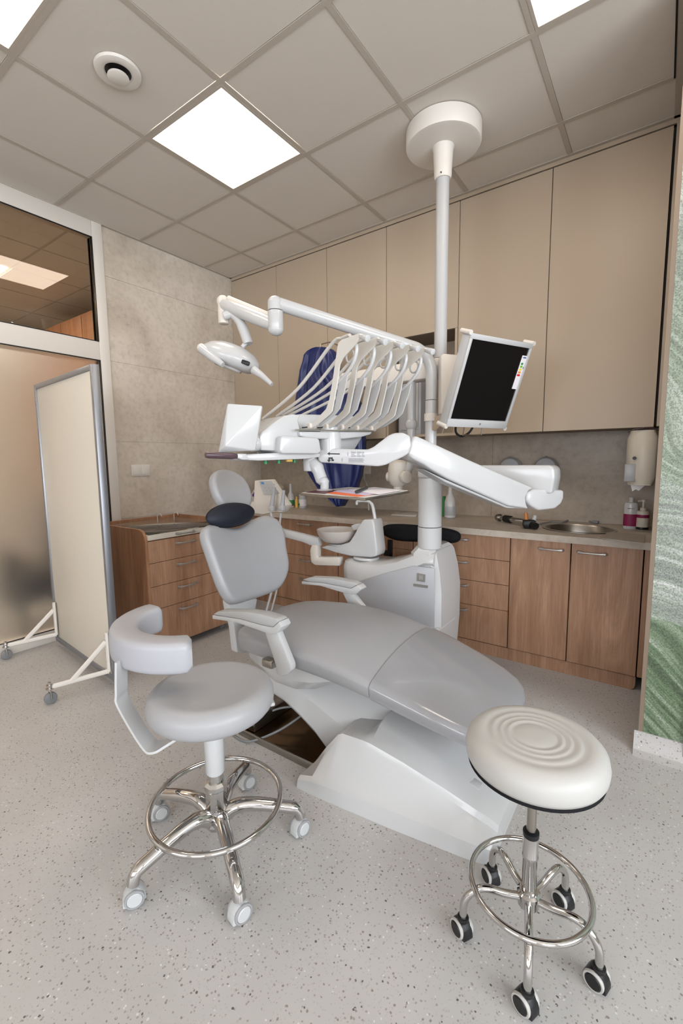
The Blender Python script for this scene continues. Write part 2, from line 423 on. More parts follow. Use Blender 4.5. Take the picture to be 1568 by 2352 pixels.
# right wall and wall behind the camera with windows
we = MB()
for a, b, c, d in ((YF, -4.7, 0, HC), (-2.7, -2.1, 0, HC), (-.1, .8, 0, HC), (-4.7, -2.7, 0, .8), (-4.7, -2.7, 2.4, HC), (-2.1, -.1, 0, .8), (-2.1, -.1, 2.4, HC)): we.bb(XR, XR+.12, a, b, c, d)
tag(we.part('wall_east', PAINT, smooth=False), kind='structure')
wf = MB().bb(XL-.1, .6, YF-.12, YF, 0, HC+.05).bb(2.6, 3.3, YF-.12, YF, 0, HC+.05).bb(.6, 2.6, YF-.12, YF, 0, .8).bb(.6, 2.6, YF-.12, YF, 2.4, HC+.05).bb(3.3, 5.3, YF-.12, YF, 0, .8).bb(3.3, 5.3, YF-.12, YF, 2.4, HC+.05).bb(5.3, XR+.1, YF-.12, YF, 0, HC+.05)
tag(wf.part('wall_front', PAINT, smooth=False), kind='structure')

# glazed partition in the left wall: pvc frame, transom light, frosted lower pane
win = thing('window_1', None, None, (XL, -.9, 0)); del_keys = 0
tag(win, kind='structure')
def wpart(mb, name, m): return mb.part(name, m, win, world=True)
Y0, Y1 = -2.6, .30
fx0, fx1 = -.53, -.455
f = MB().bb(fx0, fx1, .225, .30, 0, HC, .004).bb(fx0, fx1, Y0, .225, 2.835, HC, .004)
f.bb(fx0, fx1, Y0, .225, 0, .085, .004).bb(fx0, fx1, Y0, .225, 1.985, 2.115, .004)
wpart(f, 'frame', PVC)
# outer cover strip between the frame and the tiles and ceiling
wpart(MB().bb(-.545, -.462, .255, .30, 0, HC, .003), 'cover_strip', PVC)
g = MB()
for (y0, y1, z0, z1) in ((Y0, .225, 2.115, 2.835), (Y0, .225, .085, 1.985)):
    g.bb(-.462, -.453, y1-.006, y1, z0, z1).bb(-.462, -.453, y0, y1, z1-.006, z1)
    g.bb(-.462, -.453, y0, y1, z0, z0+.004)
wpart(g, 'gasket', BLACK)
wpart(MB().bb(-.485, -.479, Y0, .222, 2.115, 2.835), 'clear_pane', GLASST)
wpart(MB().bb(-.485, -.478, Y0, .222, .085, 1.985), 'frosted_pane', FROST)
# neighbouring room seen through the glass
nb = MB().bb(-3.6, -.62, -3.5, 1.4, -.05, 0).part('floor_next_room', FLOOR, smooth=False); tag(nb, kind='structure')
nc = MB().bb(-3.6, -.62, -3.5, 1.4, HC+.03, HC+.08).part('ceiling_next_room', TILE_C, smooth=False); tag(nc, kind='structure')
for i in range(5):
    for j in range(8):
        x0 = -.62-.6*i; y0 = 1.4-.6*j
        if (i, j) in ((2, 2), (2, 5)): continue
        MB().bb(x0-.589, x0-.011, y0-.589, y0-.011, HC+.0, HC+.03).part('ceiling_tile', TILE_C, nc, smooth=False)
MB().bb(-3.6, -.62, -3.5, 1.4, HC+.004, HC+.01).part('grid_back', BAR_C, nc, smooth=False)
tag(MB().bb(-3.75, -3.6, -3.5, 1.4, 0, HC).bb(-3.6, -.62, 1.4, 1.5, 0, HC).bb(-3.6, -.62, -3.62, -3.5, 0, HC).part('wall_next_room', mat('next_room_wall', (196, 188, 178), .8), smooth=False), kind='structure')
nl = MB().bb(-2.398, -1.842, -2.178, -1.622, HC-.004, HC+.004).part('ceiling_light', LED2, smooth=False); tag(nl, 'added unseen fill light on the ceiling of the next room, further along, beyond the left picture edge', 'light')  # extra lamp out of view, added to brighten the frosted pane from behind
nl = MB().bb(-2.398, -1.842, -.378, .178, HC-.004, HC+.004).part('ceiling_light', LED2, smooth=False)
tag(nl, 'bright square ceiling light seen through the clear glass above the door', 'light')
t = thing('wall_cabinet', 'brown wooden tall cabinet seen through the clear pane above the glazed partition', 'cabinet', (-2.2, 1.1, 0))
MB().bb(-2.9, -1.5, .85, 1.39, 0, 2.75, .004).part('body', WOODD, t, world=True)
for k in range(3): MB().bb(-2.89+.465*k, -2.435+.465*k, .83, .85, .06, 2.73, .003).part('door', WOODD, t, world=True)
t = thing('armchair', 'dark armchair shape blurred behind the frosted glass', 'chair', (-1.0, -.15, 0))
MB().bb(-1.15, -.72, -.34, .10, .22, .46, .05).part('seat', BLACKF, t, world=True)
MB().bb(-1.15, -.72, .02, .14, .4, .95, .05).part('backrest', BLACKF, t, world=True)
for yy in (-.36, ): MB().bb(-1.15, -.72, yy, yy+.07, .2, .62, .03).part('armrest', BLACKF, t, world=True)
for a in (-1.12, -.75):
    for c in (-.31, .07): MB().cyl((a, c, 0), (a, c, .23), .02).part('leg', BLACK, t, world=True)

# ------------------------------------------------------------------ ceiling lights and vent
names = {(.91, .3): 'lit square ceiling panel beside the round air vent, fully in view', (.91, -.9): 'lit square ceiling panel cut by the top left corner of the picture', (2.71, .3): 'lit square ceiling panel cut by the top edge above the wall cabinets'}
for cx, cy in lampcells:
    k = (round(cx, 2), round(cy, 1))
    t = thing('ceiling_light', names[k], 'light', (cx, cy, HC), group='square ceiling light panels')
    MB().bb(-.289, .289, -.289, -.276, -.002, .02).bb(-.289, .289, .276, .289, -.002, .02).bb(-.289, -.276, -.276, .276, -.002, .02).bb(.276, .289, -.276, .276, -.002, .02).part('frame', BAR_C, t, smooth=False)
    MB().bb(-.276, .276, -.276, .276, 0, .016).part('diffuser', LED, t, smooth=False)
t = thing('ceiling_vent', 'round white ceiling air valve with a raised centre disc', 'vent', (.89, -.30, HC))
MB().lathe([(.052, .0), (.052, -.004), (.058, -.012), (.075, -.016), (.092, -.010), (.096, 0)], seg=48).part('rim', PVC, t)
MB().lathe([(.0, -.006), (.053, -.006), (.053, .0), (.0, .0)], seg=32).part('dark_throat', BLACK, t)
MB().lathe([(.0, -.008), (.012, -.01), (.03, -.018), (.043, -.022), (.045, -.028), (.04, -.031), (0, -.032)], seg=40).part('valve_disc', PVC, t)

# ------------------------------------------------------------------ wall cabinets
YU = 1.508
ux = [-.468, .109, .659, 1.207, 1.761, 2.320, 2.888]
ulab = ['beige wall cupboard in the corner against the concrete tile wall', 'narrow beige wall cupboard, second from the left corner', 'beige wall cupboard, third from the left corner, behind the blue apron',
        'short beige wall cupboard over the open niche, behind the ceiling pole', 'tall beige wall cupboard behind the monitor', 'widest looking beige wall cupboard at the right end beside the leaf mural']
for i in range(6):
    x0, x1 = ux[i], ux[i+1]
    t = thing('wall_cupboard', ulab[i], 'cupboard', ((x0+x1)/2, 1.68, 1.40), group='beige wall cupboards')
    z0 = 2.12 if i == 3 else 1.402
    if i == 3:
        c = MB().bb(x0+.002, x1-.002, YU+.02, YB, 2.12, 2.912)
        c.part('carcass', BEIGE_D, t, world=True, smooth=False)
        n = MB().bb(x0+.002, x0+.02, YU, YB, 1.402, 2.118).bb(x1-.02, x1-.002, YU, YB, 1.402, 2.118).bb(x0+.02, x1-.02, YU, YB, 1.402, 1.42).bb(x0+.02, x1-.02, YB-.015, YB, 1.42, 2.118)
        n.part('open_niche', BEIGE, t, world=True, smooth=False)
    else:
        MB().bb(x0+.002, x1-.002, YU+.02, YB-.002, 1.404, 2.912).part('carcass', BEIGE_D, t, world=True, smooth=False)
    MB().bb(x0+.002, x1-.002, YU, YU+.018, z0, 2.915, .001, 1).part('door', BEIGE, t, world=True, smooth=False)
tp = MB().bb(-.47, 2.917, YU-.001, YU+.04, 2.922, 2.946).bb(2.898, 2.917, YU-.001, YU+.04, 1.404, 2.922).part('trim_2', BEIGE, smooth=False); tag(tp, kind='structure')
tag(MB().bb(-.47, 2.90, YU+.012, YU+.02, 2.912, 2.924).bb(2.888, 2.899, YU+.012, YU+.02, 1.41, 2.924).part('trim_3', DARKGAP, smooth=False), kind='structure')
# things standing in the open niche
t = thing('junction_box', 'tall pale grey cabinet box with a shaded side standing in the open niche', 'box', (1.42, 1.66, 1.42))
MB().bb(1.27, 1.46, 1.58, 1.78, 1.42, 2.02, .012).part('housing', PANELG, t, world=True)
MB().bb(1.29, 1.44, 1.572, 1.58, 1.46, 1.98, .004).part('front_cover', GREYP, t, world=True)
tag(MB().tube(smooth_loop([(1.62, 1.6, 1.421), (1.66, 1.57, 1.55), (1.60, 1.58, 1.68), (1.70, 1.56, 1.80), (1.66, 1.6, 1.95)], 6, False), .006).part('loose_cable', HOSE), 'pale loose cable looping in the open niche behind the pole', 'cable')

# ------------------------------------------------------------------ base cabinets
def handle(parent, x0, x1, y, z, name='handle'):
    """flared bar handle, face towards -y"""
    m = MB()
    pts = [(x0, y, z), (x0+.006, y-.018, z), (x0+.03, y-.026, z), (x1-.03, y-.026, z), (x1-.006, y-.018, z), (x1, y, z)]
    m.tube(pts, [.009, .009, .005, .005, .009, .009], 10, flat=1)
    return m.part(name, HANDLE, parent, world=True)
YD = 1.222
def base_unit(name, lab, cat, x0, x1, lines=None, door_h=None, grp=None):
    t = thing(name, lab, cat, ((x0+x1)/2, 1.5, 0), group=grp)
    MB().bb(x0+.001, x1-.001, YD+.019, YB-.004, .078, .768 if lines or x0 < 0 else .64).part('carcass', WOODD, t, world=True, smooth=False)
    if lines:
        for k in range(len(lines)-1):
            d = MB().bb(x0+.002, x1-.002, YD, YD+.018, lines[k]+.0015, lines[k+1]-.0015, .001, 1).part('drawer', WOOD, t, world=True, smooth=False)
            c = (x0+x1)/2; hz = lines[k+1]-.035
            handle(d, c-.065, c+.065, YD, hz)
    else:
        d = MB().bb(x0+.002, x1-.002, YD, YD+.018, .080, .766, .001, 1).part('door', WOOD, t, world=True, smooth=False)
        handle(d, door_h[0], door_h[1], YD, .722)
    return t
g = 'oak base cabinets under the worktop'
base_unit('base_cabinet', 'oak cabinet with plain doors in the corner behind the backrest', 'cabinet', -.465, .298, None, (-.1, .03), g)
base_unit('drawer_cabinet', 'oak cabinet with three drawers seen between the backrest and the spittoon', 'cabinet', .30, .945, [.08, .31, .47, .766], None, g)
base_unit('drawer_cabinet', 'oak drawer cabinet mostly hidden behind the spittoon and grey unit', 'cabinet', .947, 1.58, [.08, .31, .47, .62, .766], None, g)
base_unit('drawer_cabinet', 'oak cabinet with four drawers just right of the white unit tower', 'cabinet', 1.582, 2.222, [.08, .31, .47, .62, .766], None, g)
base_unit('base_cabinet', 'oak base cabinet door with its handle at the right, left of the sink pair', 'cabinet', 2.224, 2.549, None, (2.385, 2.51), g)
base_unit('base_cabinet', 'oak base cabinet door at the right end with its handle at the left', 'cabinet', 2.551, 2.886, None, (2.585, 2.72), g)
MB().bb(2.890, 2.917, YD, YD+.02, .08, .768, .002).part('x', WOOD, smooth=False).name = 'trim_4'; tag(bpy.data.objects['trim_4'], kind='structure')
tag(MB().prism([(-.468, 1.232, .0), (2.870, 1.232, 0), (2.882, 1.232, .012), (2.886, 1.232, .03), (2.886, 1.232, .074), (-.468, 1.232, .074)], (0, 1, 0), .018).part('trim_5', WOOD, smooth=False), kind='structure')

# worktop with a round cut-out for the sink
sc_ = V((2.545, 1.50, 0)); sa, sb = .185, .17
def rect_pt(a, x0, x1, y0, y1, c):
    dx, dy = math.cos(a), math.sin(a)
    ts = []
    if abs(dx) > 1e-9: ts += [((x1 if dx > 0 else x0)-c.x)/dx]
    if abs(dy) > 1e-9: ts += [((y1 if dy > 0 else y0)-c.y)/dy]
    k = min(ts); return c.x+dx*k, c.y+dy*k
xa, xb, ya, yb = 2.3, 2.8, 1.19, 1.828
angs = sorted([2*PI*k/44 for k in range(44)]+[math.atan2(y-sc_.y, x-sc_.x) % (2*PI) for x in (xa, xb) for y in (ya, yb)])
zt, zb_ = .808, .770
r1 = [(sc_.x+sa*math.cos(a), sc_.y+sb*math.sin(a)) for a in angs]; r2 = [rect_pt(a, xa, xb, ya, yb, sc_) for a in angs]
wt = MB().rings([[(x, y, zb_) for x, y in r1], [(x, y, zt) for x, y in r1], [(x, y, zt) for x, y in r2], [(x, y, zb_) for x, y in r2]], cap=False, close=True)
wt.bb(-.468, xa, ya, yb, zb_, zt).bb(xb, 2.917, ya, yb, zb_, zt)
tag(wt.part('worktop', TOPM, smooth=False), 'long stone look worktop running along the whole cabinet row', 'worktop')
t = thing('sink', 'round stainless steel sink set into the right end of the worktop', 'sink', (sc_.x, sc_.y, .81))
prof = [(1.0, -.0), (1.10, .0), (1.10, .003), (1.0, .004), (.97, -.004), (.93, -.05), (.86, -.11), (.7, -.125), (.15, -.13), (.0, -.13), (.0, -.133), (.7, -.129), (.88, -.114), (.95, -.05)]
MB().rings([[(sa*r*.99*math.cos(2*PI*k/56), sb*r*.99*math.sin(2*PI*k/56), z) for k in range(56)] for r, z in prof], cap=False, close=True).part('basin', STEEL, t)
MB().lathe([(.0, -.1295), (.034, -.1295), (.036, -.125), (.03, -.122), (0, -.123)], seg=32).part('drain', CHROME, t)
P = [onz(1372, 1236, .811), onz(1400, 1222, .811), onz(1482, 1229, .811), onz(1478, 1249, .811)]
MB().prism(P, (0, 0, 1), .003).part('draining_board', mat('dull_steel', (170, 160, 148), .5, .4), smooth=False)
tag(bpy.data.objects['draining_board'], 'flat grey steel plate lying right of the sink at the worktop edge', 'tray')

# tap lying beside the sink: chrome body, black blocks, hose
P0 = onz(1190, 1203, .835); 
t = thing('tap', 'chrome and black tap body lying on the worktop left of the sink', 'tap', (P0.x, P0.y, .808))
a = onz(1148, 1189, .838); b_ = onz(1212, 1200, .838)
MB().cyl(a, b_, .018, bevel=.003).part('chrome_barrel', CHROME, t, world=True)
MB().cyl(a+(a-b_).normalized()*.03, a, .022, .026, bevel=.003).part('end_knob', STEEL, t, world=True)
MB().cyl(a+(b_-a)*.18, a+(b_-a)*.42, .024, bevel=.003).part('black_ring', BLACK, t, world=True)
c = onz(1215, 1203, .838)
MB().box(c, (.075, .07, .05), .3, .012).cyl(c+V((0, 0, .0)), c+V((.05, -.05, -.005)), .02).part('black_block', BLACK, t, world=True)
MB().cyl(c+V((-.02, .01, .02)), c+V((-.025, .012, .065)), .014, .010).part('amber_cap', AMBER, t, world=True)
MB().cyl(c+V((.02, .03, .02)), c+V((.025, .035, .05)), .014, .012).part('white_cap', WHITE, t, world=True)
hp = [onz(1238, 1204, .816), onz(1262, 1199, .817), onz(1290, 1200, .817), onz(1310, 1193, .818), onz(1336, 1195, .818), onz(1362, 1199, .82)]
tag(MB().tube(smooth_loop(hp, 5, False), .005).cyl(hp[-1], hp[-1]+V((.03, -.01, 0)), .009).part('hose', TINT), 'thin dark hose with a black tip running behind the sink', 'hose')

# bottles
def bottle(name, lab, x, y, z, prof, m, cap=None, capprof=None, label=None, lprof=None, sq=(1, 1), extra=None, grp=None):
    t = thing(name, lab, 'bottle', (x, y, z), group=grp)
    MB().lathe(prof, seg=32, sc=sq).part('body', m, t)
    if cap: MB().lathe(capprof, seg=24).part('cap', cap, t)
    if label: MB().lathe(lprof, seg=32, sc=sq).part('label', label, t)
    return t
ZT = .8085
p = onz(1445, 1216, ZT)
t = bottle('soap_bottle', 'flat white bottle with a magenta label beside the sink, under the towel dispenser', p.x, p.y+.03, ZT, [(0, 0), (.033, .0), (.036, .004), (.036, .15), (.032, .158), (.014, .162), (.013, .17), (0, .17)], WHITE, WHITE, [(0, .168), (.013, .168), (.013, .190), (.0, .192)], MAGENTA, [(.0365, .018), (.0367, .02), (.0367, .088), (.0365, .09)], (1, .6))
MB().box((-.008, -.0225, .125), (.016, .001, .006)).box((.010, -.0222, .125), (.014, .001, .003)).part('print', INKG, t, smooth=False)
p = onz(1475, 1218, ZT)
t = bottle('pump_bottle', 'short pump bottle with a dark bottom band in the corner by the mural', p.x-.004, p.y+.03, ZT, [(0, 0), (.030, .0), (.032, .004), (.032, .105), (.03, .112), (0, .112)], BOARD, BOARD, [(0, .112), (.016, .112), (.016, .13), (.006, .132), (.006, .165), (.013, .167), (.013, .178), (0, .179)], MAGENTA, [(.0323, .072), (.0326, .073), (.0326, .090), (.0323, .091)])
MB().lathe([(.0322, .002), (.0325, .003), (.0325, .016), (.0322, .017)]).part('base_band', BLACK, t)
MB().cyl((0, 0, .172), (-.028, -.012, .170), .005).part('nozzle', BOARD, t)
# towel dispenser on the niche side wall
t = thing('towel_dispenser', 'white plastic paper towel dispenser hanging under the right wall cupboard', 'dispenser', (2.86, 1.45, 1.1))
pr = [(-.075, .09), (-.070, .02), (-.05, -.03), (-.02, -.055), (.03, -.06), (.06, -.045), (.072, -.02), (.075, .09)]
def disp(z): 
    k = 1 if .03 < z < .27 else .82
    return [(2.841+x*k, 1.44+(y if y > .05 else y*k), 1.085+z) for x, y in pr]
MB().rings([disp(z) for z in (0, .01, .04, .255, .285, .295)]).part('housing', BOARD, t, world=True)
MB().bb(2.770, 2.822, 1.384, 1.40, 1.105, 1.20, .004).part('grey_window', PANELG, t, world=True)
MB().cyl((2.812, 1.375, 1.232), (2.812, 1.392, 1.232), .009).part('lock', BLACK, t, world=True)
MB().prism([(2.80, 1.43, 1.088), (2.87, 1.43, 1.088), (2.84, 1.415, 1.055), (2.825, 1.42, 1.062), (2.81, 1.415, 1.05)], (0, 1, 0), .004).part('paper_towel', PAPER, t, world=True)
MB().tube([(2.775, 1.40, 1.372), (2.80, 1.39, 1.386), (2.85, 1.385, 1.392), (2.89, 1.40, 1.388), (2.914, 1.42, 1.375)], .003).part('top_hinge_wire', PURPLE, t, world=True)
# two round wall holders behind the arm
for u, dz, lab in ((1175, 1.165, 'round pale wall holder left, peeping over the white horizontal arm'), (1256, 1.155, 'round pale wall holder right, peeping over the elbow of the white arm')):
    p = ony(u, 1075, 1.815)
    t = thing('wall_holder', lab, 'holder', (p.x, 1.82, p.z), group='round wall holders above the worktop')
    MB().lathe([(0, 0), (.072, 0), (.075, .01), (.075, .05), (.066, .075), (.04, .088), (0, .09)], seg=40, axis=(0, -1, 0)).part('round_cover', PANELG, t)
    MB().cyl((0, -.04, .072), (0, -.04, .082), .008).part('top_button', TINT, t)
# spray bottle to the right of the column
def spray(lab, x, y, lm, s=1.0, grp=None):
    return bottle('spray_bottle', lab, x, y, ZT, [(0, 0), (.030*s, 0), (.034*s, .005), (.034*s, .10*s), (.028*s, .125*s), (.014*s, .15*s), (.012*s, .21*s), (.010*s, .212*s), (0, .212*s)], WHITE, WHITE, [(0, .205*s), (.012*s, .205*s), (.013*s, .225*s), (.008*s, .232*s), (0, .233*s)], lm, [(.0343*s, .02), (.0346*s, .021), (.0346*s, .072*s), (.0343*s, .073*s)], grp=grp)
p = ony(1033, 1184, 1.62); spray('white spray bottle with a grey label right of the white column', p.x, p.y, PANELG, 1.18)
p = ony(1019, 1180, 1.70); bottle('small_bottle', 'small dark green bottle half hidden behind the white column', p.x, p.y, ZT, [(0, 0), (.022, 0), (.022, .12), (.01, .15), (0, .15)], GREENL)
p = ony(668, 1150, 1.60); t = spray('white long necked bottle with a green label and red stripe in the far corner', p.x, p.y, GREENL, .95)
MB().lathe([(.0333, .014), (.0336, .015), (.0336, .019), (.0333, .02)]).part('red_stripe', REDL, t)
p = ony(695, 1153, 1.60)
t = bottle('white_jar', 'white plastic jar with a wide cap beside the green labelled bottle', p.x, p.y, ZT, [(0, 0), (.032, 0), (.034, .004), (.034, .09), (0, .092)], WHITE, WHITE, [(0, .088), (.034, .088), (.034, .122), (.03, .126), (0, .126)], PAPER, [(.0343, .02), (.0346, .021), (.0346, .08), (.0343, .081)])
MB().bb(-.026, -.008, -.0352, -.034, .024, .044).part('green_mark', GREENL, t, smooth=False)
p = ony(681, 1151, 1.61); bottle('small_bottle', 'tiny amber bottle squeezed between the long necked bottle and the jar', p.x, p.y, ZT, [(0, 0), (.014, 0), (.014, .07), (.007, .08), (.007, .1), (0, .1)], YELLOWP)
P = [V((ony(905, 1180, 1.55).x, 1.50, ZT)), V((ony(925, 1175, 1.7).x, 1.68, ZT)), V((ony(962, 1176, 1.7).x, 1.70, ZT)), V((ony(960, 1187, 1.55).x, 1.52, ZT))]
tag(MB().prism(P, (0, 0, 1), .012, .004).part('sachet_pack', CLEARP), 'flat clear plastic sachet pack lying on the worktop left of the column', 'packet')
# machine in the corner
c = ony(612, 1122, 1.55)
t = thing('sealing_machine', 'beige bench machine with a slanted top and purple switch in the far corner', 'machine', (c.x, 1.55, ZT))
MB().prism([(-.16, -.09, .0), (-.16, -.09, .09), (-.05, -.09, .20), (.09, -.09, .215), (.13, -.09, .18), (.10, -.09, .1), (.12, -.09, 0)], (0, 1, 0), .2, .012).part('body', BOARD, t)
MB().prism([(-.10, -.095, .11), (-.06, -.095, .15), (-.05, -.095, .14), (-.07, -.095, .10), (-.09, -.095, .095)], (0, 1, 0), .008).part('purple_switch', mat('purple_plastic', (90, 40, 130), .4), t)
# wall outlet, switch
p = ony(843, 1078, 1.82)
t = thing('wall_outlet', 'white double power outlet on the splashback beside the blue apron', 'outlet', (p.x, 1.82, p.z))
MB().bb(-.085, .04, -.012, 0, -.04, .04, .003).part('plate', PVC, t)
for dx in (-.053, .009): MB().lathe([(0, .012), (.02, .012), (.022, .017), (0, .017)], c=(dx, 0, 0), axis=(0, -1, 0)).part('socket', BOARD, t)
tag(MB().tube(smooth_loop([(p.x-.02, 1.80, p.z-.01), (p.x+.01, 1.76, p.z-.09), (p.x+.06, 1.72, p.z-.14), (p.x+.09, 1.70, ZT+.006)], 6, False), .005).part('white_cable', WHITE), 'short white cable drooping from the outlet to the worktop', 'cable')
p = onx(322, 1080, XL)
t = thing('light_switch', 'white double light switch on the concrete tile wall', 'switch', (XL, p.y, p.z))
MB().bb(0, .010, -.078, .078, -.045, .045, .003).part('plate', PVC, t)
for s in (-1, 1): MB().bb(.008, .014, s*.036-.033, s*.036+.033, -.034, .034, .002).part('rocker', PVC, t)

# ------------------------------------------------------------------ drawer cart
t = thing('drawer_cart', 'oak drawer cart on casters with a glass top against the left wall', 'cart', (0, .36, 0))
A = V((.385, -.012, 0)); fd = V((0, 1, 0)); bd = V((-1, 0, 0))     # fd along the front, bd to the back
W_, D_ = .66, .66
def cart_box(a0, a1, b0, b1, z0, z1, bev=.002):
    c = A+fd*((a0+a1)/2)+bd*((b0+b1)/2)+V((0, 0, (z0+z1)/2))
    return MB().box(c, (a1-a0, b1-b0, z1-z0), Matrix((fd, bd, (0, 0, 1))).transposed(), bev)
def cp(a, b, z): return A+fd*a+bd*b+V((0, 0, z))
for a0 in (0, W_-.018):
    MB().prism([cp(a0, 0, .052), cp(a0, D_, .052), cp(a0, D_, .825), cp(a0, .07, .825), cp(a0, .03, .815), cp(a0, .008, .785), cp(a0, 0, .752)], fd, .018, .001, 1).part('side_panel', WOODD, t, world=True, smooth=False)
cart_box(.018, W_-.018, .02, D_-.018, .055, .754).part('carcass', WOODD, t, world=True, smooth=False)
cart_box(.018, W_-.018, D_-.018, D_, .06, .82).part('back_rail', WOODD, t, world=True, smooth=False)
cart_box(.018, W_-.018, -.004, D_-.02, .757, .792, .004).part('pull_out_board', BOARD, t, world=True)
cart_box(.019, W_-.019, -.012, D_-.02, .793, .799, .001).part('glass_top', GLASS, t, world=True)
zl = [.052, .311, .460, .611, .752]
def cart_handle(p, z, a=.31, yo=-.0):
    m = MB(); pts = [cp(a-.065, yo, z), cp(a-.06, yo-.018, z), cp(a-.035, yo-.026, z), cp(a+.035, yo-.026, z), cp(a+.06, yo-.018, z), cp(a+.065, yo, z)]
    m.tube(pts, [.009, .009, .005, .005, .009, .009], 10).part('handle', HANDLE, p, world=True)
for k in range(4):
    d = cart_box(.019, W_-.019, -.0, .018, zl[k]+.0015, zl[k+1]-.0015, .001).part('drawer', WOOD, t, world=True, smooth=False)
    cart_handle(d, zl[k+1]-.038, .28)
cart_handle(t, .776, .28, -.004)
for a in (.06, W_-.06):
    for c in (.06, D_-.06):
        w_ = MB().cyl(cp(a-.012, c, .025), cp(a+.012, c, .025), .025, bevel=.003).part('caster', TINT, t, world=True)
        MB().cyl(cp(a, c, .04), cp(a, c, .06), .01).part('caster_stem', STEEL, w_, world=True)
for u, v in ((362, 1199), (400, 1195)):
    p = onz(u, v, .7998)
    m = MB().tube([p, p+V((0, 0, .05)), p+V((.008, .008, .062)), p+V((.018, .018, .058)), p+V((.021, .021, .04))], .003, 8)
    tag(m.part('clear_hook', CLEARP), 'small clear plastic hook standing on the glass cart top, ' + ('left one' if u == 362 else 'right one'), 'hook', 'clear hooks on the cart')

# ------------------------------------------------------------------ privacy screen
def scr(a, b, z):  # a along panel from left(back) to right(front), b towards the viewer side
    return S0+sd*a+sn*b+V((0, 0, z))
S0 = V((-.352, -.265, 0)); S1 = V((.568, -.348, 0)); sd = (S1-S0).normalized(); sw = (S1-S0).length; sn = V((sd.y, -sd.x, 0))
t = thing('privacy_screen', 'white wheeled privacy screen with a grey aluminium frame by the glass door', 'screen', (S0.x+.45, S0.y-.04, 0))
rotS = Matrix((sd, -sn, (0, 0, 1))).transposed()
def sbox(a0, a1, b0, b1, z0, z1, bev=.002):
    c = scr((a0+a1)/2, (b0+b1)/2, (z0+z1)/2); return MB().box(c, (a1-a0, abs(b1-b0), z1-z0), rotS, bev)
SZ = 1.735
sbox(.028, sw-.028, -.028, -.008, .075, SZ-.028).part('board', BOARD, t, world=True)
for a0, a1, z0, z1 in ((0, .028, .045, SZ), (sw-.028, sw, .045, SZ), (.028, sw-.028, .045, .075), (.028, sw-.028, SZ-.028, SZ)):
    sbox(a0, a1, -.035, .0, z0, z1, .002).part('frame_bar', ALU, t, world=True)
for a in (.05, sw-.045):
    br = MB()
    L_ = .26
    rs = lambda p, q, r=.009: br.tube([p, q], r, 8, flat=1.5)
    rs(scr(a, .006, .32), scr(a, .006, .10)); rs(scr(a, .006, .10), scr(a-.075, L_, .088)); rs(scr(a, .010, .27), scr(a-.05, L_*.68, .092))
    br.part('foot_bracket', PVC, t, world=True)
    for z in (.30, .2, .15): MB().cyl(scr(a-.01, 0, z), scr(a-.01, .012, z), .008).part('bolt', STEEL, t, world=True)
    q = scr(a-.078, L_+.01, 0)
    c = MB().cyl(q+sd*(-.012)+V((0, 0, .03)), q+sd*.012+V((0, 0, .03)), .03, bevel=.005).part('caster', TINT, t, world=True)
    MB().tube([q+sd*.014+V((0, 0, .03)), q+sd*.014+V((0, 0, .066)), q-sd*.014+V((0, 0, .066)), q-sd*.014+V((0, 0, .03))], .005, 8).part('fork', STEEL, c, world=True)
    MB().cyl(q+V((0, 0, .066)), q+V((0, 0, .115)), .007).cyl(q+V((0, 0, .077)), q+V((0, 0, .083)), .018).cyl(q+V((0, 0, .095)), q+V((0, 0, .101)), .015).part('stem', CHROME, c, world=True)

# ------------------------------------------------------------------ grey operator stool with a curved backrest
def stool_caster(parent, q, dirv, r, wheelm, hoodm, side):
    """twin wheel caster; q = centre on the floor, dirv = rolling direction"""
    d = V(dirv).normalized(); s_ = V((-d.y, d.x, 0)); q = V(q)
    hw = r*.62
    pr = [(-1.10, .62), (-1.06, 1.15), (-.75, 1.72), (-.45, 1.98), (.30, 2.0), (.62, 1.80), (.95, 1.35), (1.12, .85), (1.16, .34), (.70, .20), (-.55, .20)]
    h = MB().prism([q+d*(a*r)+V((0, 0, b*r))+s_*(-hw) for a, b in pr], s_, hw*2, r*.10).part('caster', hoodm, parent)
    for k in (-1, 1):
        MB().lathe([(0, 0), (r*.97, 0), (r, .002), (r, .006), (r*.95, .0085), (r*.80, .0085), (r*.78, .006), (0, .006)], c=q+V((0, 0, r))+s_*(k*(hw-.003)), axis=s_*k, seg=32).part('wheel', wheelm[0], h)
        MB().lathe([(0, .004), (r*.76, .004), (r*.76, .0085), (r*.68, .0105), (0, .0105)], c=q+V((0, 0, r))+s_*(k*(hw-.003)), axis=s_*k, seg=28).part('wheel_hub', wheelm[1], h)
    return h
LGREY = mat('pale_grey_plastic', (186, 188, 188), .35)
t = thing('operator_stool', 'light grey round stool with a curved backrest and chrome five star base', 'stool', (1.833, -.677, 0))
R5 = .265
hub = MB().lathe([(0, .075), (.036, .075), (.042, .09), (.040, .108), (.032, .114), (.034, .12), (.035, .205), (.037, .208), (.037, .222), (.029, .230), (.0, .230)], seg=10)
hub.part('hub', CHROME, t, angle=25)
MB().lathe([(0, .2), (.024, .2), (.024, .262), (0, .262)], seg=24).part('gas_spring', CHROME, t)
MB().lathe([(0, .256), (.026, .256), (.030, .262), (.033, .46), (0, .46)], seg=32).part('white_sleeve', WHITE, t)
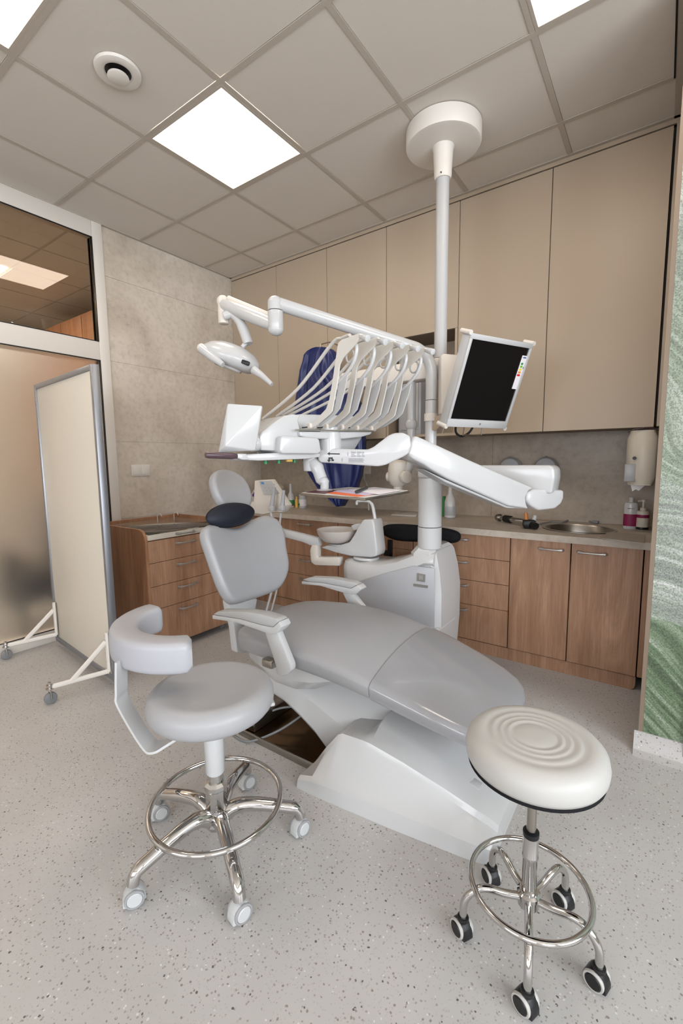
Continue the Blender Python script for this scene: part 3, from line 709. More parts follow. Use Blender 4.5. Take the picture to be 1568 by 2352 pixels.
for k in range(5):
    a = math.radians(-99+72*k); e = V((math.cos(a), math.sin(a), 0))
    pts = [e*.018+V((0, 0, .105)), e*.05+V((0, 0, .125)), e*.09+V((0, 0, .132)), e*.15+V((0, 0, .122)), e*.215+V((0, 0, .104)), e*.255+V((0, 0, .090)), e*(R5+.002)+V((0, 0, .060))]
    leg = MB().tube(smooth_loop(pts, 3, False), [x for x in [.026]*3+[.0235]*3+[.021]*3+[.020]*3+[.019]*3+[.0175]*4], 16)
    lg = leg.part('leg', CHROME, t)
    q = e*R5; cdir = {0: -118, 1: -100, 2: -98, 3: -100, 4: -108}[k]
    cr_ = math.radians(cdir); d = V((math.cos(cr_), math.sin(cr_), 0))
    stool_caster(lg, q, d, .027, (RUBBER, LGREY), LGREY, 1)
ringp = [V((.203*math.cos(2*PI*k/64), .203*math.sin(2*PI*k/64), .158)) for k in range(64)]
MB().tube(ringp, .0088, 12, close=True, cap=False, up=(0, 0, 1)).part('foot_ring', CHROME, t)
circ = lambda r, n=48, sx=1, sy=1: [(r*sx*math.cos(2*PI*k/n), r*sy*math.sin(2*PI*k/n)) for k in range(n)]
MB().pad(circ(.192), (0, 0, .508), (1, 0, 0), (0, 1, 0), (0, 0, 1), .085, .040, dome=-.004).part('seat', VINYL, t)
MB().cyl((0, 0, .445), (0, 0, .465), .12).part('seat_plate', WHITE, t)
lev = V((math.cos(math.radians(55)), math.sin(math.radians(55)), 0))
MB().box(lev*.165+V((0, 0, .452)), (.06, .03, .012), math.radians(55), .004).part('lever', WHITE, t)
# curved backrest pad of the stool and its bent flat bar
BC = V((1.591-1.833+.030, -.61+.677+.022, 0)); a_mid = math.radians(-108.6); ha = math.radians(73)
secs = []
def pad_sec(a, k, ri, ro, z0, z1):
    e = V((math.cos(a), math.sin(a), 0)); rm = (ri+ro)/2; hw = (ro-ri)/2*k; zm = (z0+z1)/2; hz = (z1-z0)/2*k
    out = []
    for q in range(24):
        th = 2*PI*q/24; c, s_ = math.cos(th), math.sin(th); p = 5
        out.append(BC+e*(rm+hw*math.copysign(abs(c)**(2/p), c))+V((0, 0, zm+hz*math.copysign(abs(s_)**(2/p), s_))))
    return out
NA = 40
for i in range(NA+1):
    f = i/NA; a = a_mid-ha+2*ha*f; edge = min(f, 1-f)*2*ha*.22
    k = 1 if edge > .022 else .72+.28*math.sqrt(max(0, 1-(1-edge/.022)**2))
    secs.append(pad_sec(a, k, .168, .258, .605, .705))
MB().rings(secs).part('backrest', mat('pale_grey_vinyl', (166, 166, 171), .4, noise=.06, nscale=500), t, angle=50)
def ribbon(mb, pts, wd, w_, th):
    pts = [V(p) for p in pts]; wd = V(wd).normalized(); secs = []
    for i, p in enumerate(pts):
        d = (pts[min(i+1, len(pts)-1)]-pts[max(i-1, 0)]).normalized(); n = wd.cross(d).normalized()
        secs.append([p+wd*(w_/2)+n*(th/2), p+wd*(w_/2)-n*(th/2), p-wd*(w_/2)-n*(th/2), p-wd*(w_/2)+n*(th/2)])
    return mb.rings(secs)
rb = [(-.215, -.163, .64), (-.222, -.166, .54), (-.214, -.167, .50), (-.10, -.165, .415), (-.06, -.155, .405), (-.03, -.12, .425), (.0, -.05, .45)]
ribbon(MB(), smooth_loop(rb, 4, False), (-.5, .86, 0), .058, .007).part('support_bar', WHITE, t)

# ------------------------------------------------------------------ white stool, front right
t = thing('round_stool', 'small white round stool with ringed seat, chrome frame and black casters, front right', 'stool', (2.721, -.41, 0))
pr = [(0, .492), (.146, .492), (.155, .497), (.161, .508), (.163, .525), (.159, .545), (.147, .558), (.133, .563), (.118, .564), (.110, .5615), (.104, .564), (.094, .5655), (.088, .5625), (.082, .565), (.076, .566), (.070, .563), (.064, .566), (.058, .5665), (.053, .5635), (.047, .5655), (.02, .566), (0, .566)]
MB().lathe(pr, seg=72).part('seat', VINYL_W, t, angle=60)
MB().lathe([(0, .486), (.146, .485), (.156, .489), (.154, .496), (0, .494)], seg=56).part('black_underside', BLACKF, t)
MB().cyl((0, 0, .30), (0, 0, .487), .0115).part('gas_spring', STEEL, t)
MB().lathe([(0, .295), (.0185, .295), (.0195, .30), (.0195, .308), (.013, .312), (0, .312)], seg=32).part('black_collar', BLACK, t)
MB().lathe([(0, .10), (.0175, .10), (.0175, .235), (.0195, .238), (.0195, .244), (.0185, .247), (.0185, .297), (0, .297)], seg=32).part('chrome_column', CHROME, t)
MB().lathe([(0, .105), (.026, .105), (.026, .128), (.028, .13), (.028, .138), (.022, .142), (.022, .148), (0, .148)], seg=32).part('hub', CHROME, t)
RW = .163
for k in range(5):
    a = math.radians(-77+72*k); e = V((math.cos(a), math.sin(a), 0))
    pts = [e*.02+V((0, 0, .125)), e*.06+V((0, 0, .13)), e*.10+V((0, 0, .140)), e*.125+V((0, 0, .138)), e*.148+V((0, 0, .12)), e*.161+V((0, 0, .095)), e*RW+V((0, 0, .065)), e*RW+V((0, 0, .05))]
    lg = MB().tube(smooth_loop(pts, 4, False), .0095, 16).part('leg', CHROME, t)
    cdir = math.radians({0: -22, 1: -18, 2: -28, 3: -38, 4: -30}[k]); d = V((math.cos(cdir), math.sin(cdir), 0))
    stool_caster(lg, e*RW-d*.004, d, .0235, (VINYL_W, BLACK), BLACK, 1)
    MB().cyl(e*RW+V((0, 0, .046)), e*RW+V((0, 0, .056)), .015, bevel=.003).part('caster_collar', BLACK, lg)
MB().tube([V((.142*math.cos(2*PI*k/64), .142*math.sin(2*PI*k/64), .158)) for k in range(64)], .0075, 12, close=True, cap=False, up=(0, 0, 1)).part('foot_ring', CHROME, t)

# ------------------------------------------------------------------ dental chair
YC = .04
t = thing('dental_chair', 'grey upholstered dental chair with white armrests and a white moulded base', 'dental chair', (1.95, YC, 0))
def W(mb, name, m, p=None, **k): return mb.part(name, m, p or t, world=True, **k)
# moulded foot: sections along x
def foot_sec(x, hw, zt, cr, hump):
    f = [(-hw, 0), (-hw+.006, cr), (-hw+.022, cr+.012), (-hw*.73, zt-.02), (-hw*.70, zt), (-hw*.64, zt+.006), (-hw*.5, zt+.002+hump*.7), (-hw*.40, zt+hump), (0, zt+hump*1.05)]
    f = [(y, min(z, max(zt+hump*1.05, .002))) for y, z in f]
    g_ = f+[(-y, z) for y, z in f[-2::-1]]
    return [V((x, YC+y, z)) for y, z in g_]
fs = [(1.862, .372, .012, .008, 0), (1.872, .378, .040, .030, 0), (1.93, .376, .125, .045, 0), (1.985, .372, .195, .05, 0), (2.005, .370, .205, .052, .0), (2.09, .362, .207, .056, .005), (2.12, .358, .205, .058, .045),
      (2.25, .345, .178, .062, .035), (2.40, .325, .136, .060, .018), (2.50, .312, .104, .054, .008), (2.555, .300, .085, .048, 0), (2.575, .285, .066, .04, 0), (2.582, .27, .02, .01, 0)]
W(MB().rings([foot_sec(*a) for a in fs]), 'base', WHITE, angle=28)
p = V((2.475, -.085, .1215)); W(MB().box(p, (.035, .035, .004), Matrix.Rotation(.32, 3, 'Y'), .001), 'badge', GREYP)
# lifting arm
def arm_sec(x, zb, ztn, ztf):
    return [V((x, -.13, zb)), V((x, -.14, zb+.02)), V((x, -.14, ztn-.01)), V((x, -.125, ztn+.008)), V((x, -.03, ztf)), V((x, .11, ztf)), V((x, .205, ztn+.008)), V((x, .22, ztn-.01)), V((x, .22, zb+.02)), V((x, .21, zb))]
ar = [(1.50, .20, .26, .275), (1.55, .190, .283, .30), (1.62, .175, .285, .325), (1.72, .13, .262, .325), (1.80, .085, .235, .315), (1.87, .03, .208, .30), (1.98, .01, .17, .275), (2.11, .01, .13, .245)]
W(MB().rings([arm_sec(*a) for a in ar]), 'lifting_arm', PANELG if False else WHITE, angle=28)
# floor plate with a bronze tinted recess
W(MB().bb(1.43, 1.87, -.235, -.225, .004, .03, .002).bb(1.43, 1.87, .30, .31, .004, .03, .002).bb(1.43, 1.44, -.225, .30, .004, .03, .002).bb(1.43, 1.87, -.235, .31, 0, .005), 'floor_plate', STEEL)
W(MB().bb(1.44, 1.86, -.223, .298, .006, .012), 'dark_recess', BRONZE)
W(MB().bb(1.42, 1.50, -.20, .20, .012, .075, .006), 'cable_box', STEEL)
# boat shaped seat carrier
bs_ = [(1.345, .06, .385, .415), (1.37, .14, .33, .42), (1.44, .20, .285, .42), (1.60, .235, .258, .415), (1.72, .24, .262, .41), (1.82, .235, .29, .41), (1.93, .22, .345, .41), (2.0, .20, .392, .41)]
def boat(x, hw, zb, zt):
    return [V((x, YC+y*hw, z)) for y, z in ((-.55, zb), (-.85, zb+.012), (-1, zb+(zt-zb)*.45), (-.98, zt-.004), (-.9, zt), (.9, zt), (.98, zt-.004), (1, zb+(zt-zb)*.45), (.85, zb+.012), (.55, zb))]
W(MB().rings([boat(*a) for a in bs_]), 'seat_carrier', WHITE, angle=40)
W(MB().bb(1.62, 1.68, -.26, -.18, .385, .42, .008), 'arm_pivot', STEEL)
# seat upholstery
def seat_sec(x, hw, zn, zf, th, crown, ny=40):
    th *= .84
    top = []; r = .024
    for k in range(ny+1):
        y = -1+2*k/ny; yy = YC+y*hw
        z = zn+.006+(zf-zn)*(k/ny)+crown*(1-abs(y)**2.2)-(.008*max(0, (abs(y)-.955)/.045)**2)
        top.append(V((x, yy, z)))
    lo = [V((x, YC+hw*1.003, zf-.012)), V((x, YC+hw*.985, zf-th+.012)), V((x, YC+hw*.95, zf-th)), V((x, YC, (zn+zf)/2-th)), V((x, YC-hw*.95, zn-th)), V((x, YC-hw*.985, zn-th+.012)), V((x, YC-hw*1.003, zn-.012))]
    return top+lo
S_ = [(1.335, .10, .425, .44, .05, .012), (1.345, .15, .438, .455, .065, .018), (1.37, .20, .448, .466, .075, .022), (1.42, .245, .457, .480, .08, .028), (1.50, .262, .462, .492, .08, .034), (1.65, .270, .466, .506, .08, .042), (1.78, .272, .468, .512, .078, .046),
      (1.90, .272, .462, .510, .073, .047), (2.02, .271, .450, .498, .068, .044), (2.128, .269, .434, .478, .063, .040)]
W(MB().rings([seat_sec(*a) for a in S_]), 'seat', VINYL, angle=50)
COVER = mat('grey_vinyl_under_clear_cover', (146, 146, 149), .18, coat=.5)
S2 = [(2.131, .271, .436, .481, .067, .041), (2.25, .266, .413, .452, .064, .034), (2.36, .256, .388, .421, .060, .028), (2.46, .240, .364, .390, .056, .022), (2.52, .215, .349, .370, .052, .018), (2.555, .175, .339, .356, .048, .014), (2.572, .12, .332, .345, .04, .008), (2.576, .08, .328, .336, .03, .004)]
W(MB().rings([seat_sec(*a) for a in S2]), 'leg_rest', COVER, angle=50)
# backrest
bo = V((1.245, .045, .76)); bv = V((-.34, 0, .94)).normalized(); bu = V((0, 1, 0)); bn = bu.cross(bv)
def on_plane(pts, o, n, u, v):
    r = []
    for a in pts:
        q = at(a[0], a[1], o, n)-o; r.append((q.dot(u), q.dot(v)))
    return r
px = [(470, 1210), (492, 1204), (518, 1212), (548, 1212), (576, 1196), (602, 1186), (626, 1196), (641, 1226), (647, 1262), (654, 1300), (650, 1330), (636, 1354), (606, 1368), (572, 1379), (545, 1387), (522, 1386), (500, 1360), (482, 1318), (468, 1280), (456, 1245), (456, 1224)]
ol = [tuple(q) for q in smooth_loop(on_plane(px, bo, bn, bu, bv), 4)]
W(MB().pad(ol, bo, bu, bv, bn, .075, .030, dome=.006, bow=lambda x, y: .6*(x*x)-.015), 'backrest', VINYL, angle=60)
W(MB().pad([(a*.86, c*.88) for a, c in ol], bo-bn*.045, bu, bv, bn, .02, .009, bow=lambda x, y: .6*(x*x)-.015), 'backrest_shell', WHITE)
# post joining seat and backrest
pp = [at(u, v, (1.25, 0, 0), (1, 0, 0)) for u, v in ((524, 1380), (592, 1374), (588, 1400), (596, 1445), (600, 1500), (545, 1500), (538, 1440), (528, 1405))]
W(MB().prism(pp, (-1, 0, 0), .05, .010), 'back_post', WHITE)
# headrest
ho = V((1.075, .07, 1.09)); hv = V((-.38, 0, .92)).normalized(); hn = bu.cross(hv)
hp_ = [(480, 1130), (477, 1108), (486, 1089), (503, 1081), (522, 1082), (543, 1093), (558, 1112), (567, 1135), (570, 1158), (560, 1175), (535, 1178), (508, 1170), (490, 1152)]
ol = [tuple(q) for q in smooth_loop(on_plane(hp_, ho, hn, bu, hv), 5)]
W(MB().pad(ol, ho, bu, hv, hn, .065, .028, dome=.008, bow=lambda x, y: 1.6*x*x), 'headrest', VINYL, angle=60)
W(MB().tube([(1.04, .06, 1.06), (1.06, .05, .98), (1.10, .045, .90)], .014, 12, flat=2), 'headrest_bar', CHROME)
# armrests
for y, s_, pts_t, pts_l, post, lab in (
    (-.29, 1, [(489, 1412), (500, 1405), (560, 1406), (600, 1412), (633, 1422), (640, 1428), (626, 1441), (600, 1436), (550, 1422), (510, 1416)],
     [(487, 1413), (510, 1416), (550, 1422), (600, 1436), (626, 1441), (640, 1428), (646, 1441), (634, 1456), (618, 1457), (590, 1447), (540, 1430), (487, 1422)],
     [(606, 1450), (634, 1446), (667, 1528), (668, 1540), (656, 1552), (643, 1555), (634, 1548), (632, 1530)], 'near'),
    (.37, 1, [(694, 1332), (712, 1327), (760, 1329), (808, 1338), (820, 1344), (805, 1352), (780, 1347), (740, 1339), (710, 1337)],
     [(692, 1335), (710, 1337), (740, 1339), (780, 1347), (805, 1352), (820, 1344), (829, 1354), (818, 1364), (806, 1366), (785, 1361), (735, 1346), (692, 1342)],
     [(785, 1360), (808, 1362), (838, 1400), (850, 1425), (840, 1440), (820, 1440), (808, 1410)], 'far')):
    n = (0, 1, 0); w0 = .058
    P = [at(u, v, (0, y, 0), n) for u, v in pts_l]
    ar_ = W(MB().prism(P, n, w0, .004, center=False), 'armrest', WHITE)
    P = [at(u, v, (0, y, 0), n)+V((0, 0, .001)) for u, v in pts_t]
    MB().prism(P, n, w0-.004, .004).part('armrest_pad', GREYP, ar_, world=True)
    P = [at(u, v, (0, y+.012, 0), n) for u, v in post]
    MB().prism(P, n, .034, .008).part('armrest_post', WHITE, ar_, world=True)
# neck cushion
c0 = at(531, 1183, (1.20, .05, 1.0), bn)
c_ = thing('neck_cushion', 'dark navy oval neck cushion tucked between the headrest and the backrest', 'cushion', tuple(c0))
R_ = Matrix((bu, bv, bn)).transposed() @ Matrix.Rotation(math.radians(2), 3, 'Z')
MB().sph((0, 0, .0), 1, (.152, .060, .048), R_, 40).part('cover', NAVY, c_)
MB().tube([R_ @ V((.153*math.cos(a), .061*math.sin(a), 0)) for a in [2*PI*k/60 for k in range(60)]], .0015, 8, close=True, cap=False).part('seam', BLACK, c_)
tag(MB().tube(smooth_loop([(1.62, .0, .085), (1.54, -.06, .08), (1.46, -.10, .04), (1.40, -.17, .008), (1.40, -.235, .007), (1.45, -.262, .007), (1.53, -.250, .012), (1.62, -.16, .05), (1.68, -.05, .10)], 7, False), .005).part('floor_cable', TINT), 'thin grey cable looping out on the floor under the dental chair', 'cable')

# ------------------------------------------------------------------ dental unit: tower, spittoon, arms
t = thing('dental_unit', 'white and grey dental unit with a spittoon, column and long jointed arms', 'dental unit', (1.88, .88, 0))
def tw(z, x0, x1, y0, y1, r=.03):
    return [V(p) for p in ((x0+r, y0, z), (x1-r, y0, z), (x1, y0+r, z), (x1, y1-r, z), (x1-r, y1, z), (x0+r, y1, z), (x0, y1-r, z), (x0, y0+r, z))]
W(MB().rings([tw(0, 1.80, 1.968, .73, 1.06), tw(.30, 1.80, 1.985, .73, 1.07), tw(.50, 1.80, 1.985, .73, 1.07), tw(.62, 1.80, 1.972, .73, 1.06), tw(.715, 1.80, 1.955, .725, 1.04), tw(.735, 1.815, 1.945, .735, 1.03), tw(.752, 1.825, 1.935, .75, 1.0)]), 'tower', WHITE, angle=30)
W(MB().rings([tw(0, 1.952, 1.972, .722, .90, .008), tw(.30, 1.952, 1.99, .722, .98, .008), tw(.31, 1.952, 1.978, .722, .98, .008)]), 'tower_skirt', WHITE, angle=30)
W(MB().bb(1.46, 1.80, .73, .96, .0, .60, .02), 'housing', WHITE)
# upper lobe carrying the spittoon
def lobe(x, y0, y1, zb, zt):
    r = .03; return [V(p) for p in ((x, y0+r, zb), (x, y0, zb+.03), (x, y0, zt-.05), (x, y0+.015, zt-.015), (x, y0+.05, zt), (x, y1-.05, zt), (x, y1-.015, zt-.015), (x, y1, zt-.05), (x, y1, zb+.03), (x, y1-r, zb))]
W(MB().rings([lobe(1.318, .80, .90, .49, .605), lobe(1.325, .76, .94, .465, .618), lobe(1.345, .735, .965, .455, .622), (lobe(1.385, .718, .98, .45, .625)), lobe(1.48, .712, .985, .46, .625), lobe(1.60, .712, .985, .50, .63), lobe(1.72, .712, 1.0, .56, .665), lobe(1.82, .712, 1.03, .60, .712), lobe(1.90, .712, 1.03, .64, .735), lobe(1.95, .72, 1.02, .64, .735)]), 'upper_lobe', WHITE, angle=35)
P = [ony(u, v, .712) for u, v in ((818, 1337), (885, 1316), (950, 1299), (999, 1305), (998, 1500), (962, 1540), (830, 1500), (822, 1400))]
gp = W(MB().prism(P, (0, -1, 0), .008, .003), 'grey_panel', PANELG)
P = [ony(u, v, .703) for u, v in ((958, 1316), (977, 1319), (976, 1337), (957, 1334))]
lg = MB().prism(P, (0, -1, 0), .003, .0005, 1).part('badge', HANDLE, gp, world=True)
c = sum(P, V())/4
MB().prism([ony(u, v, .703) for u, v in ((950, 1340), (983, 1345), (982, 1351), (949, 1346))], (0, -1, 0), .002).part('name_strip', HANDLE, gp, world=True)
m = MB()
for i in range(3):
    for j in range(3):
        m.bb(c.x-.010+i*.008, c.x-.006+i*.008, .6985, .7, c.z-.010+j*.008+i*.001, c.z-.0065+j*.008+i*.001)
m = m.part('badge_dots', WHITE, gp, world=True); tag(m, kind='stuff')
# column, slim post and lamp boom
CX, CY = 1.892, .80
W(MB().cyl((CX, CY, .745), (CX, CY, .862), .0665), 'lower_column', WHITE)
W(MB().cyl((CX, CY, .866), (CX, CY, 1.135), .0655), 'column', WHITE)
W(MB().cyl((CX, CY, 1.135), (CX, CY, 1.555), .0315), 'post', WHITE)
LJ = ond(632, 706, 2.15)
bend = [V((CX, CY, 1.56)), V((CX, CY, 1.72))]
dr_ = V((LJ.x-CX, LJ.y-CY, 0)).normalized()
bp = [V((CX, CY, 1.558)), V((CX, CY, 1.66)), V((CX, CY, 1.725))+dr_*.004, V((CX, CY, 1.785))+dr_*.032, V((CX, CY, 1.822))+dr_*.085, V((CX, CY, 1.838))+dr_*.15]
e_ = LJ+V((0, 0, .02)); bp += [bp[-1].lerp(e_, k) for k in (.25, .5, .75, .93)]+[e_]
W(MB().tube(smooth_loop(bp, 5, False), .031, 20, up=(dr_.y, -dr_.x, 0)), 'lamp_boom', WHITE)
W(MB().sph(e_, .0365, (1, 1, .9)).cyl(e_+V((0, 0, -.035)), e_, .036), 'boom_cap', WHITE)
W(MB().cyl(e_+V((0, 0, -.125)), e_+V((0, 0, -.037)), .037, bevel=.006).sph(e_+V((0, 0, -.122)), .037, (1, 1, .8)), 'boom_knuckle', WHITE)
# horizontal arm, elbow, spring arm, knee
EL = ond(1243, 1100, 2.12); c1 = V((CX, CY, 1.155))
EL.z = 1.135
d1 = V((EL.x-CX, EL.y-CY, 0)).normalized(); n1 = V((d1.y, -d1.x, 0)); L1 = (V((EL.x, EL.y, 0))-V((CX, CY, 0))).length
def hp(a, z): return V((CX, CY, 0))+d1*a+V((0, 0, z))
poly = [hp(-.05, 1.135), hp(-.05, 1.19), hp(-.02, 1.205), hp(L1+.05, 1.205), hp(L1+.068, 1.19), hp(L1+.072, 1.15), hp(L1+.062, 1.075), hp(L1-.055, 1.075), hp(L1-.065, 1.10), hp(L1-.09, 1.115)]
W(MB().prism(poly, n1, .12, .018, 3, center=True), 'swing_arm', WHITE)
KN = ond(925, 1030, 1.86)
el2 = V((EL.x, EL.y, 1.03)); 
d2 = V((KN.x-el2.x, KN.y-el2.y, 0)).normalized(); n2 = V((d2.y, -d2.x, 0)); pn = V((-n2.x, -n2.y, 0))
ctr = (el2+KN)/2
PT = lambda L, off=0: [at(u, v, ctr+n2*off, n2) for u, v in L]
if n2.dot(CAM-ctr) < 0: n2 = -n2
W(MB().prism(PT([(1272, 1124), (1272, 1142), (1266, 1155), (1252, 1166), (1215, 1170), (1198, 1160), (1188, 1148), (1190, 1130), (1205, 1122)]), n2, .125, .012, 3, center=True), 'elbow', WHITE)
W(MB().prism(PT([(1207, 1120), (1195, 1126), (1188, 1140), (1190, 1156), (1196, 1167), (1150, 1160), (1015, 1100), (975, 1078), (958, 1066), (935, 1055), (925, 1045), (932, 1012), (940, 1002), (960, 1010), (1060, 1056)]), n2, .11, .012, 3, center=True), 'spring_arm', WHITE)
W(MB().prism(PT([(1012, 1101), (1150, 1160), (1190, 1166), (1150, 1165), (1012, 1107), (960, 1077)]), n2, .08, .003, 1, center=True), 'arm_underside', GREYP)
TP = ond(757, 1030, 1.90)
d3 = V((TP.x-KN.x, TP.y-KN.y, 0)).normalized(); n3 = V((d3.y, -d3.x, 0)); 
if n3.dot(CAM-KN) < 0: n3 = -n3
PT3 = lambda L: [at(u, v, KN, n3) for u, v in L]
W(MB().prism(PT3([(941, 1003), (944, 1025), (938, 1042), (925, 1050), (885, 1068), (868, 1071), (740, 1062), (734, 1055), (736, 1034), (760, 1030), (846, 1033), (858, 1028), (893, 1001), (905, 996), (925, 995)]), n3, .10, .016, 3, center=True), 'knee_arm', WHITE)
# printed arrows and small warning text on the knee arm
def kp(u, v): return at(u, v, KN+n3*.0508, n3)
for L in ([(751, 1042), (757, 1038), (757, 1041), (780, 1041.5), (780, 1044), (757, 1043.5), (757, 1046)],
          [(751, 1056), (754, 1056), (754, 1050.5), (764, 1050.5), (764, 1055), (766.5, 1055), (766.5, 1059), (761, 1059), (761, 1054), (757.5, 1054), (757.5, 1056), (760, 1056), (755, 1062)]):
    W(MB().prism([kp(u, v) for u, v in L], n3, .0006), 'printed_arrow', INK, smooth=False)
m = MB()
for r in range(10):
    v = 1037.5+r*2.6
    for s0, s1 in ((806, 818), (819.5, 830), (831, 838)):
        if r == 5: continue
        a0 = s0-(6 if r > 5 else 0); a1 = s1-random.random()*5
        m.prism([kp(a0, v), kp(a1, v+.2), kp(a1, v+1.2), kp(a0, v+1)], n3, .0004)
for u, v in ((798, 1039), (785, 1052)): m.prism([kp(u, v), kp(u+1.1, v), kp(u+1.1, v+8), kp(u, v+8)], n3, .0004)
tag(m.part('printed_text', INKG, t, world=True, smooth=False), kind='stuff')
W(MB().lathe([(0, -.03), (.042, -.03), (.050, -.02), (.052, .02), (.046, .075), (.036, .085), (.036, .098), (0, .098)], c=(TP.x, TP.y, TP.z-.01), seg=40), 'tray_pivot', WHITE)
# spittoon
def sy(u, v, y=.82): return ony(u, v, y)
bc_ = sy(841, 1272)
W(MB().lathe([(0, 0), (.083, 0), (.083, .006), (.078, .012), (0, .014)], c=(bc_.x, .82, .626), seg=40), 'spittoon_base', WHITE)
W(MB().prism([sy(*q) for q in ((747, 1255), (760, 1250), (790, 1249), (812, 1243), (824, 1225), (834, 1205), (841, 1196), (845, 1191), (866, 1191), (869, 1200), (876, 1262), (874, 1274), (860, 1277), (815, 1274), (780, 1266))], (0, 1, 0), .11, .018, 3, center=True), 'spittoon_stand', WHITE)
fp = [sy(861, 1192), sy(856, 1164), sy(851, 1155), sy(843, 1151), sy(826, 1150.5), sy(820, 1152), sy(819, 1159)]
W(MB().tube(smooth_loop(fp, 4, False), [.0105]*8+[.0085]*17, 14), 'water_spout', WHITE)
bw = sy(776, 1240)
R0 = .118
prof = [(.01, 0), (.05, .002), (.075, .012), (.095, .035), (.108, .065), (.112, .088), (.109, .088), (.105, .066), (.092, .038), (.073, .016), (.05, .006), (.01, .004)]
W(MB().lathe([(.02, -.012), (.06, -.01), (.07, -.002), (.07, .0), (.02, .0)], c=(bw.x+.01, .82, bw.z-.02), seg=40), 'bowl_dish', WHITE)
W(MB().lathe([(r*1.18, z) for r, z in prof], c=(bw.x-.008, .82, bw.z-.018), seg=48), 'spittoon_bowl', CLEARP)
W(MB().prism([sy(*q) for q in ((808, 1207), (820, 1202), (843, 1201), (842, 1216), (815, 1217))], (0, 1, 0), .03, .005, center=True), 'rinse_arm', WHITE)
# assistant arm and console
def sz(u, v, y=.78): return ony(u, v, y)
W(MB().prism([sz(*q) for q in ((733, 1278), (784, 1278), (784, 1299), (728, 1297), (718, 1290), (716, 1262), (720, 1250), (734, 1250))], (0, 1, 0), .05, .01, center=True), 'assistant_bracket', WARMW)
W(MB().prism([sz(*q) for q in ((737, 1254), (716, 1252), (700, 1245), (600, 1218), (600, 1195), (650, 1214), (735, 1235))], (0, 1, 0), .045, .01, center=True), 'assistant_arm', WHITE)
a_c = W(MB().prism([sz(*q) for q in ((592, 1103), (625, 1101), (648, 1136), (664, 1160), (655, 1176), (640, 1175), (610, 1181), (602, 1179), (572, 1178), (560, 1160), (590, 1150))], (0, 1, 0), .07, .008, center=True), 'assistant_console', WARMW)
MB().prism([ony(u, v, .7425) for u, v in ((595, 1105), (623, 1104), (642, 1134), (606, 1136))], (0, -1, 0), .003).part('keypad', GREYP, a_c, world=True)
m = MB()
for i in range(4):
    for j in range(3):
        q = ony(606+i*8+j*3, 1113+j*7, .7385); m.cyl(q, q+V((0, -.002, 0)), .004, seg=10)
tag(m.part('key_buttons', PANELG, a_c, world=True), kind='stuff')
MB().prism([ony(u, v, .739) for u, v in ((599, 1107), (605, 1107), (607, 1112), (600, 1112))], (0, -1, 0), .002).part('blue_sticker', mat('blue_sticker', (90, 130, 180), .5), a_c, world=True)
for u0, v0, u1, v1, hose in ((630, 1120, 624, 1163, [(622, 1178), (628, 1220), (629, 1330), (626, 1430)]), (652, 1126, 648, 1162, [(645, 1178), (641, 1230), (640, 1330), (637, 1420)])):
    p0, p1 = ony(u0, v0, .70), ony(u1, v1, .70)
    h = W(MB().cyl(p0, p1, .009, .016), 'suction_handle', PANELG)
    MB().box(p1+V((0, 0, -.015)), (.04, .035, .036), 0, .006).part('holder', GREYP, h, world=True)
    P = [ony(u, v, .70) for u, v in hose]; P[-1] = V((P[-1].x, .62, .09)); P.append(V((P[-1].x+.15, .66, .02))); P.append(V((1.46, .78, .03)))
    MB().tube(smooth_loop(P, 6, False), .0095 if u0 == 630 else .007, 12).part('suction_hose', TINT if False else GREYP, h, world=True)

# ------------------------------------------------------------------ operating light
t = thing('operating_light', 'white dental operating lamp with two handles hanging from the boom over the headrest', 'lamp', tuple(e_+V((0, 0, -.14))))
def Wl(mb, name, m, p=None, **k): return mb.part(name, m, p or t, world=True, **k)
J0 = e_+V((0, 0, -.105)); J1 = ond(512, 698, 2.3)
dj = (J1-J0).normalized(); hz = V((dj.y, -dj.x, 0)).normalized()
Wl(MB().tube([J0, J0.lerp(J1, .3), J0.lerp(J1, .95), J1], [.030, .034, .034, .026], 16), 'first_arm', WHITE)
Wl(MB().tube([J0.lerp(J1, .1)+V((0, 0, .03)), J0.lerp(J1, .9)+V((0, 0, .032))], .012, 10, flat=1.6), 'arm_cover', WARMW)
Wl(MB().cyl(J1+V((0, 0, -.10)), J1+V((0, 0, .01)), .027, bevel=.006).sph(J1+V((0, 0, .01)), .032), 'end_knuckle', WARMW)
nl_ = CF
q = lambda u, v, D=2.28: ond(u, v, D)
Wl(MB().tube(smooth_loop([q(515, 726), q(533, 722), q(548, 735), q(560, 760), q(570, 790)], 5, False), [.022]*6+[.024]*7+[.026]*7+[.024], 16), 'second_arm', WHITE)
LC = q(530, 823, 2.27)
la = (V((.30, .20, 1.0))).normalized()
Wl(MB().tube([q(568, 783), q(556, 798)], .012, 12), 'neck', WHITE)
lx = (q(598, 848)-q(458, 800)); lx = (lx-la*lx.dot(la)).normalized(); ly = la.cross(lx)
RL = Matrix((lx, ly, la)).transposed()
secs = []
for r, z in [(.0, -.050), (.05, -.050), (.056, -.054), (.060, -.046), (.090, -.042), (.116, -.026), (.126, -.004), (.120, .018), (.098, .044), (.060, .064), (.02, .070), (0, .070)]:
    secs.append([LC+RL @ V((max(r, .001)*1.22*math.cos(2*PI*k/48), max(r, .001)*.85*math.sin(2*PI*k/48), z)) for k in range(48)])
Wl(MB().rings(secs), 'lamp_head', WHITE, angle=50)
Wl(MB().rings([[LC+RL @ V((r*math.cos(2*PI*k/40)*1.22+.01, r*.85*math.sin(2*PI*k/40), z)) for k in range(40)] for r, z in ((.002, -.0565), (.048, -.0565), (.05, -.050), (.002, -.050))]), 'lens', mat('lamp_lens', (190, 184, 176), .1, trans=.3))
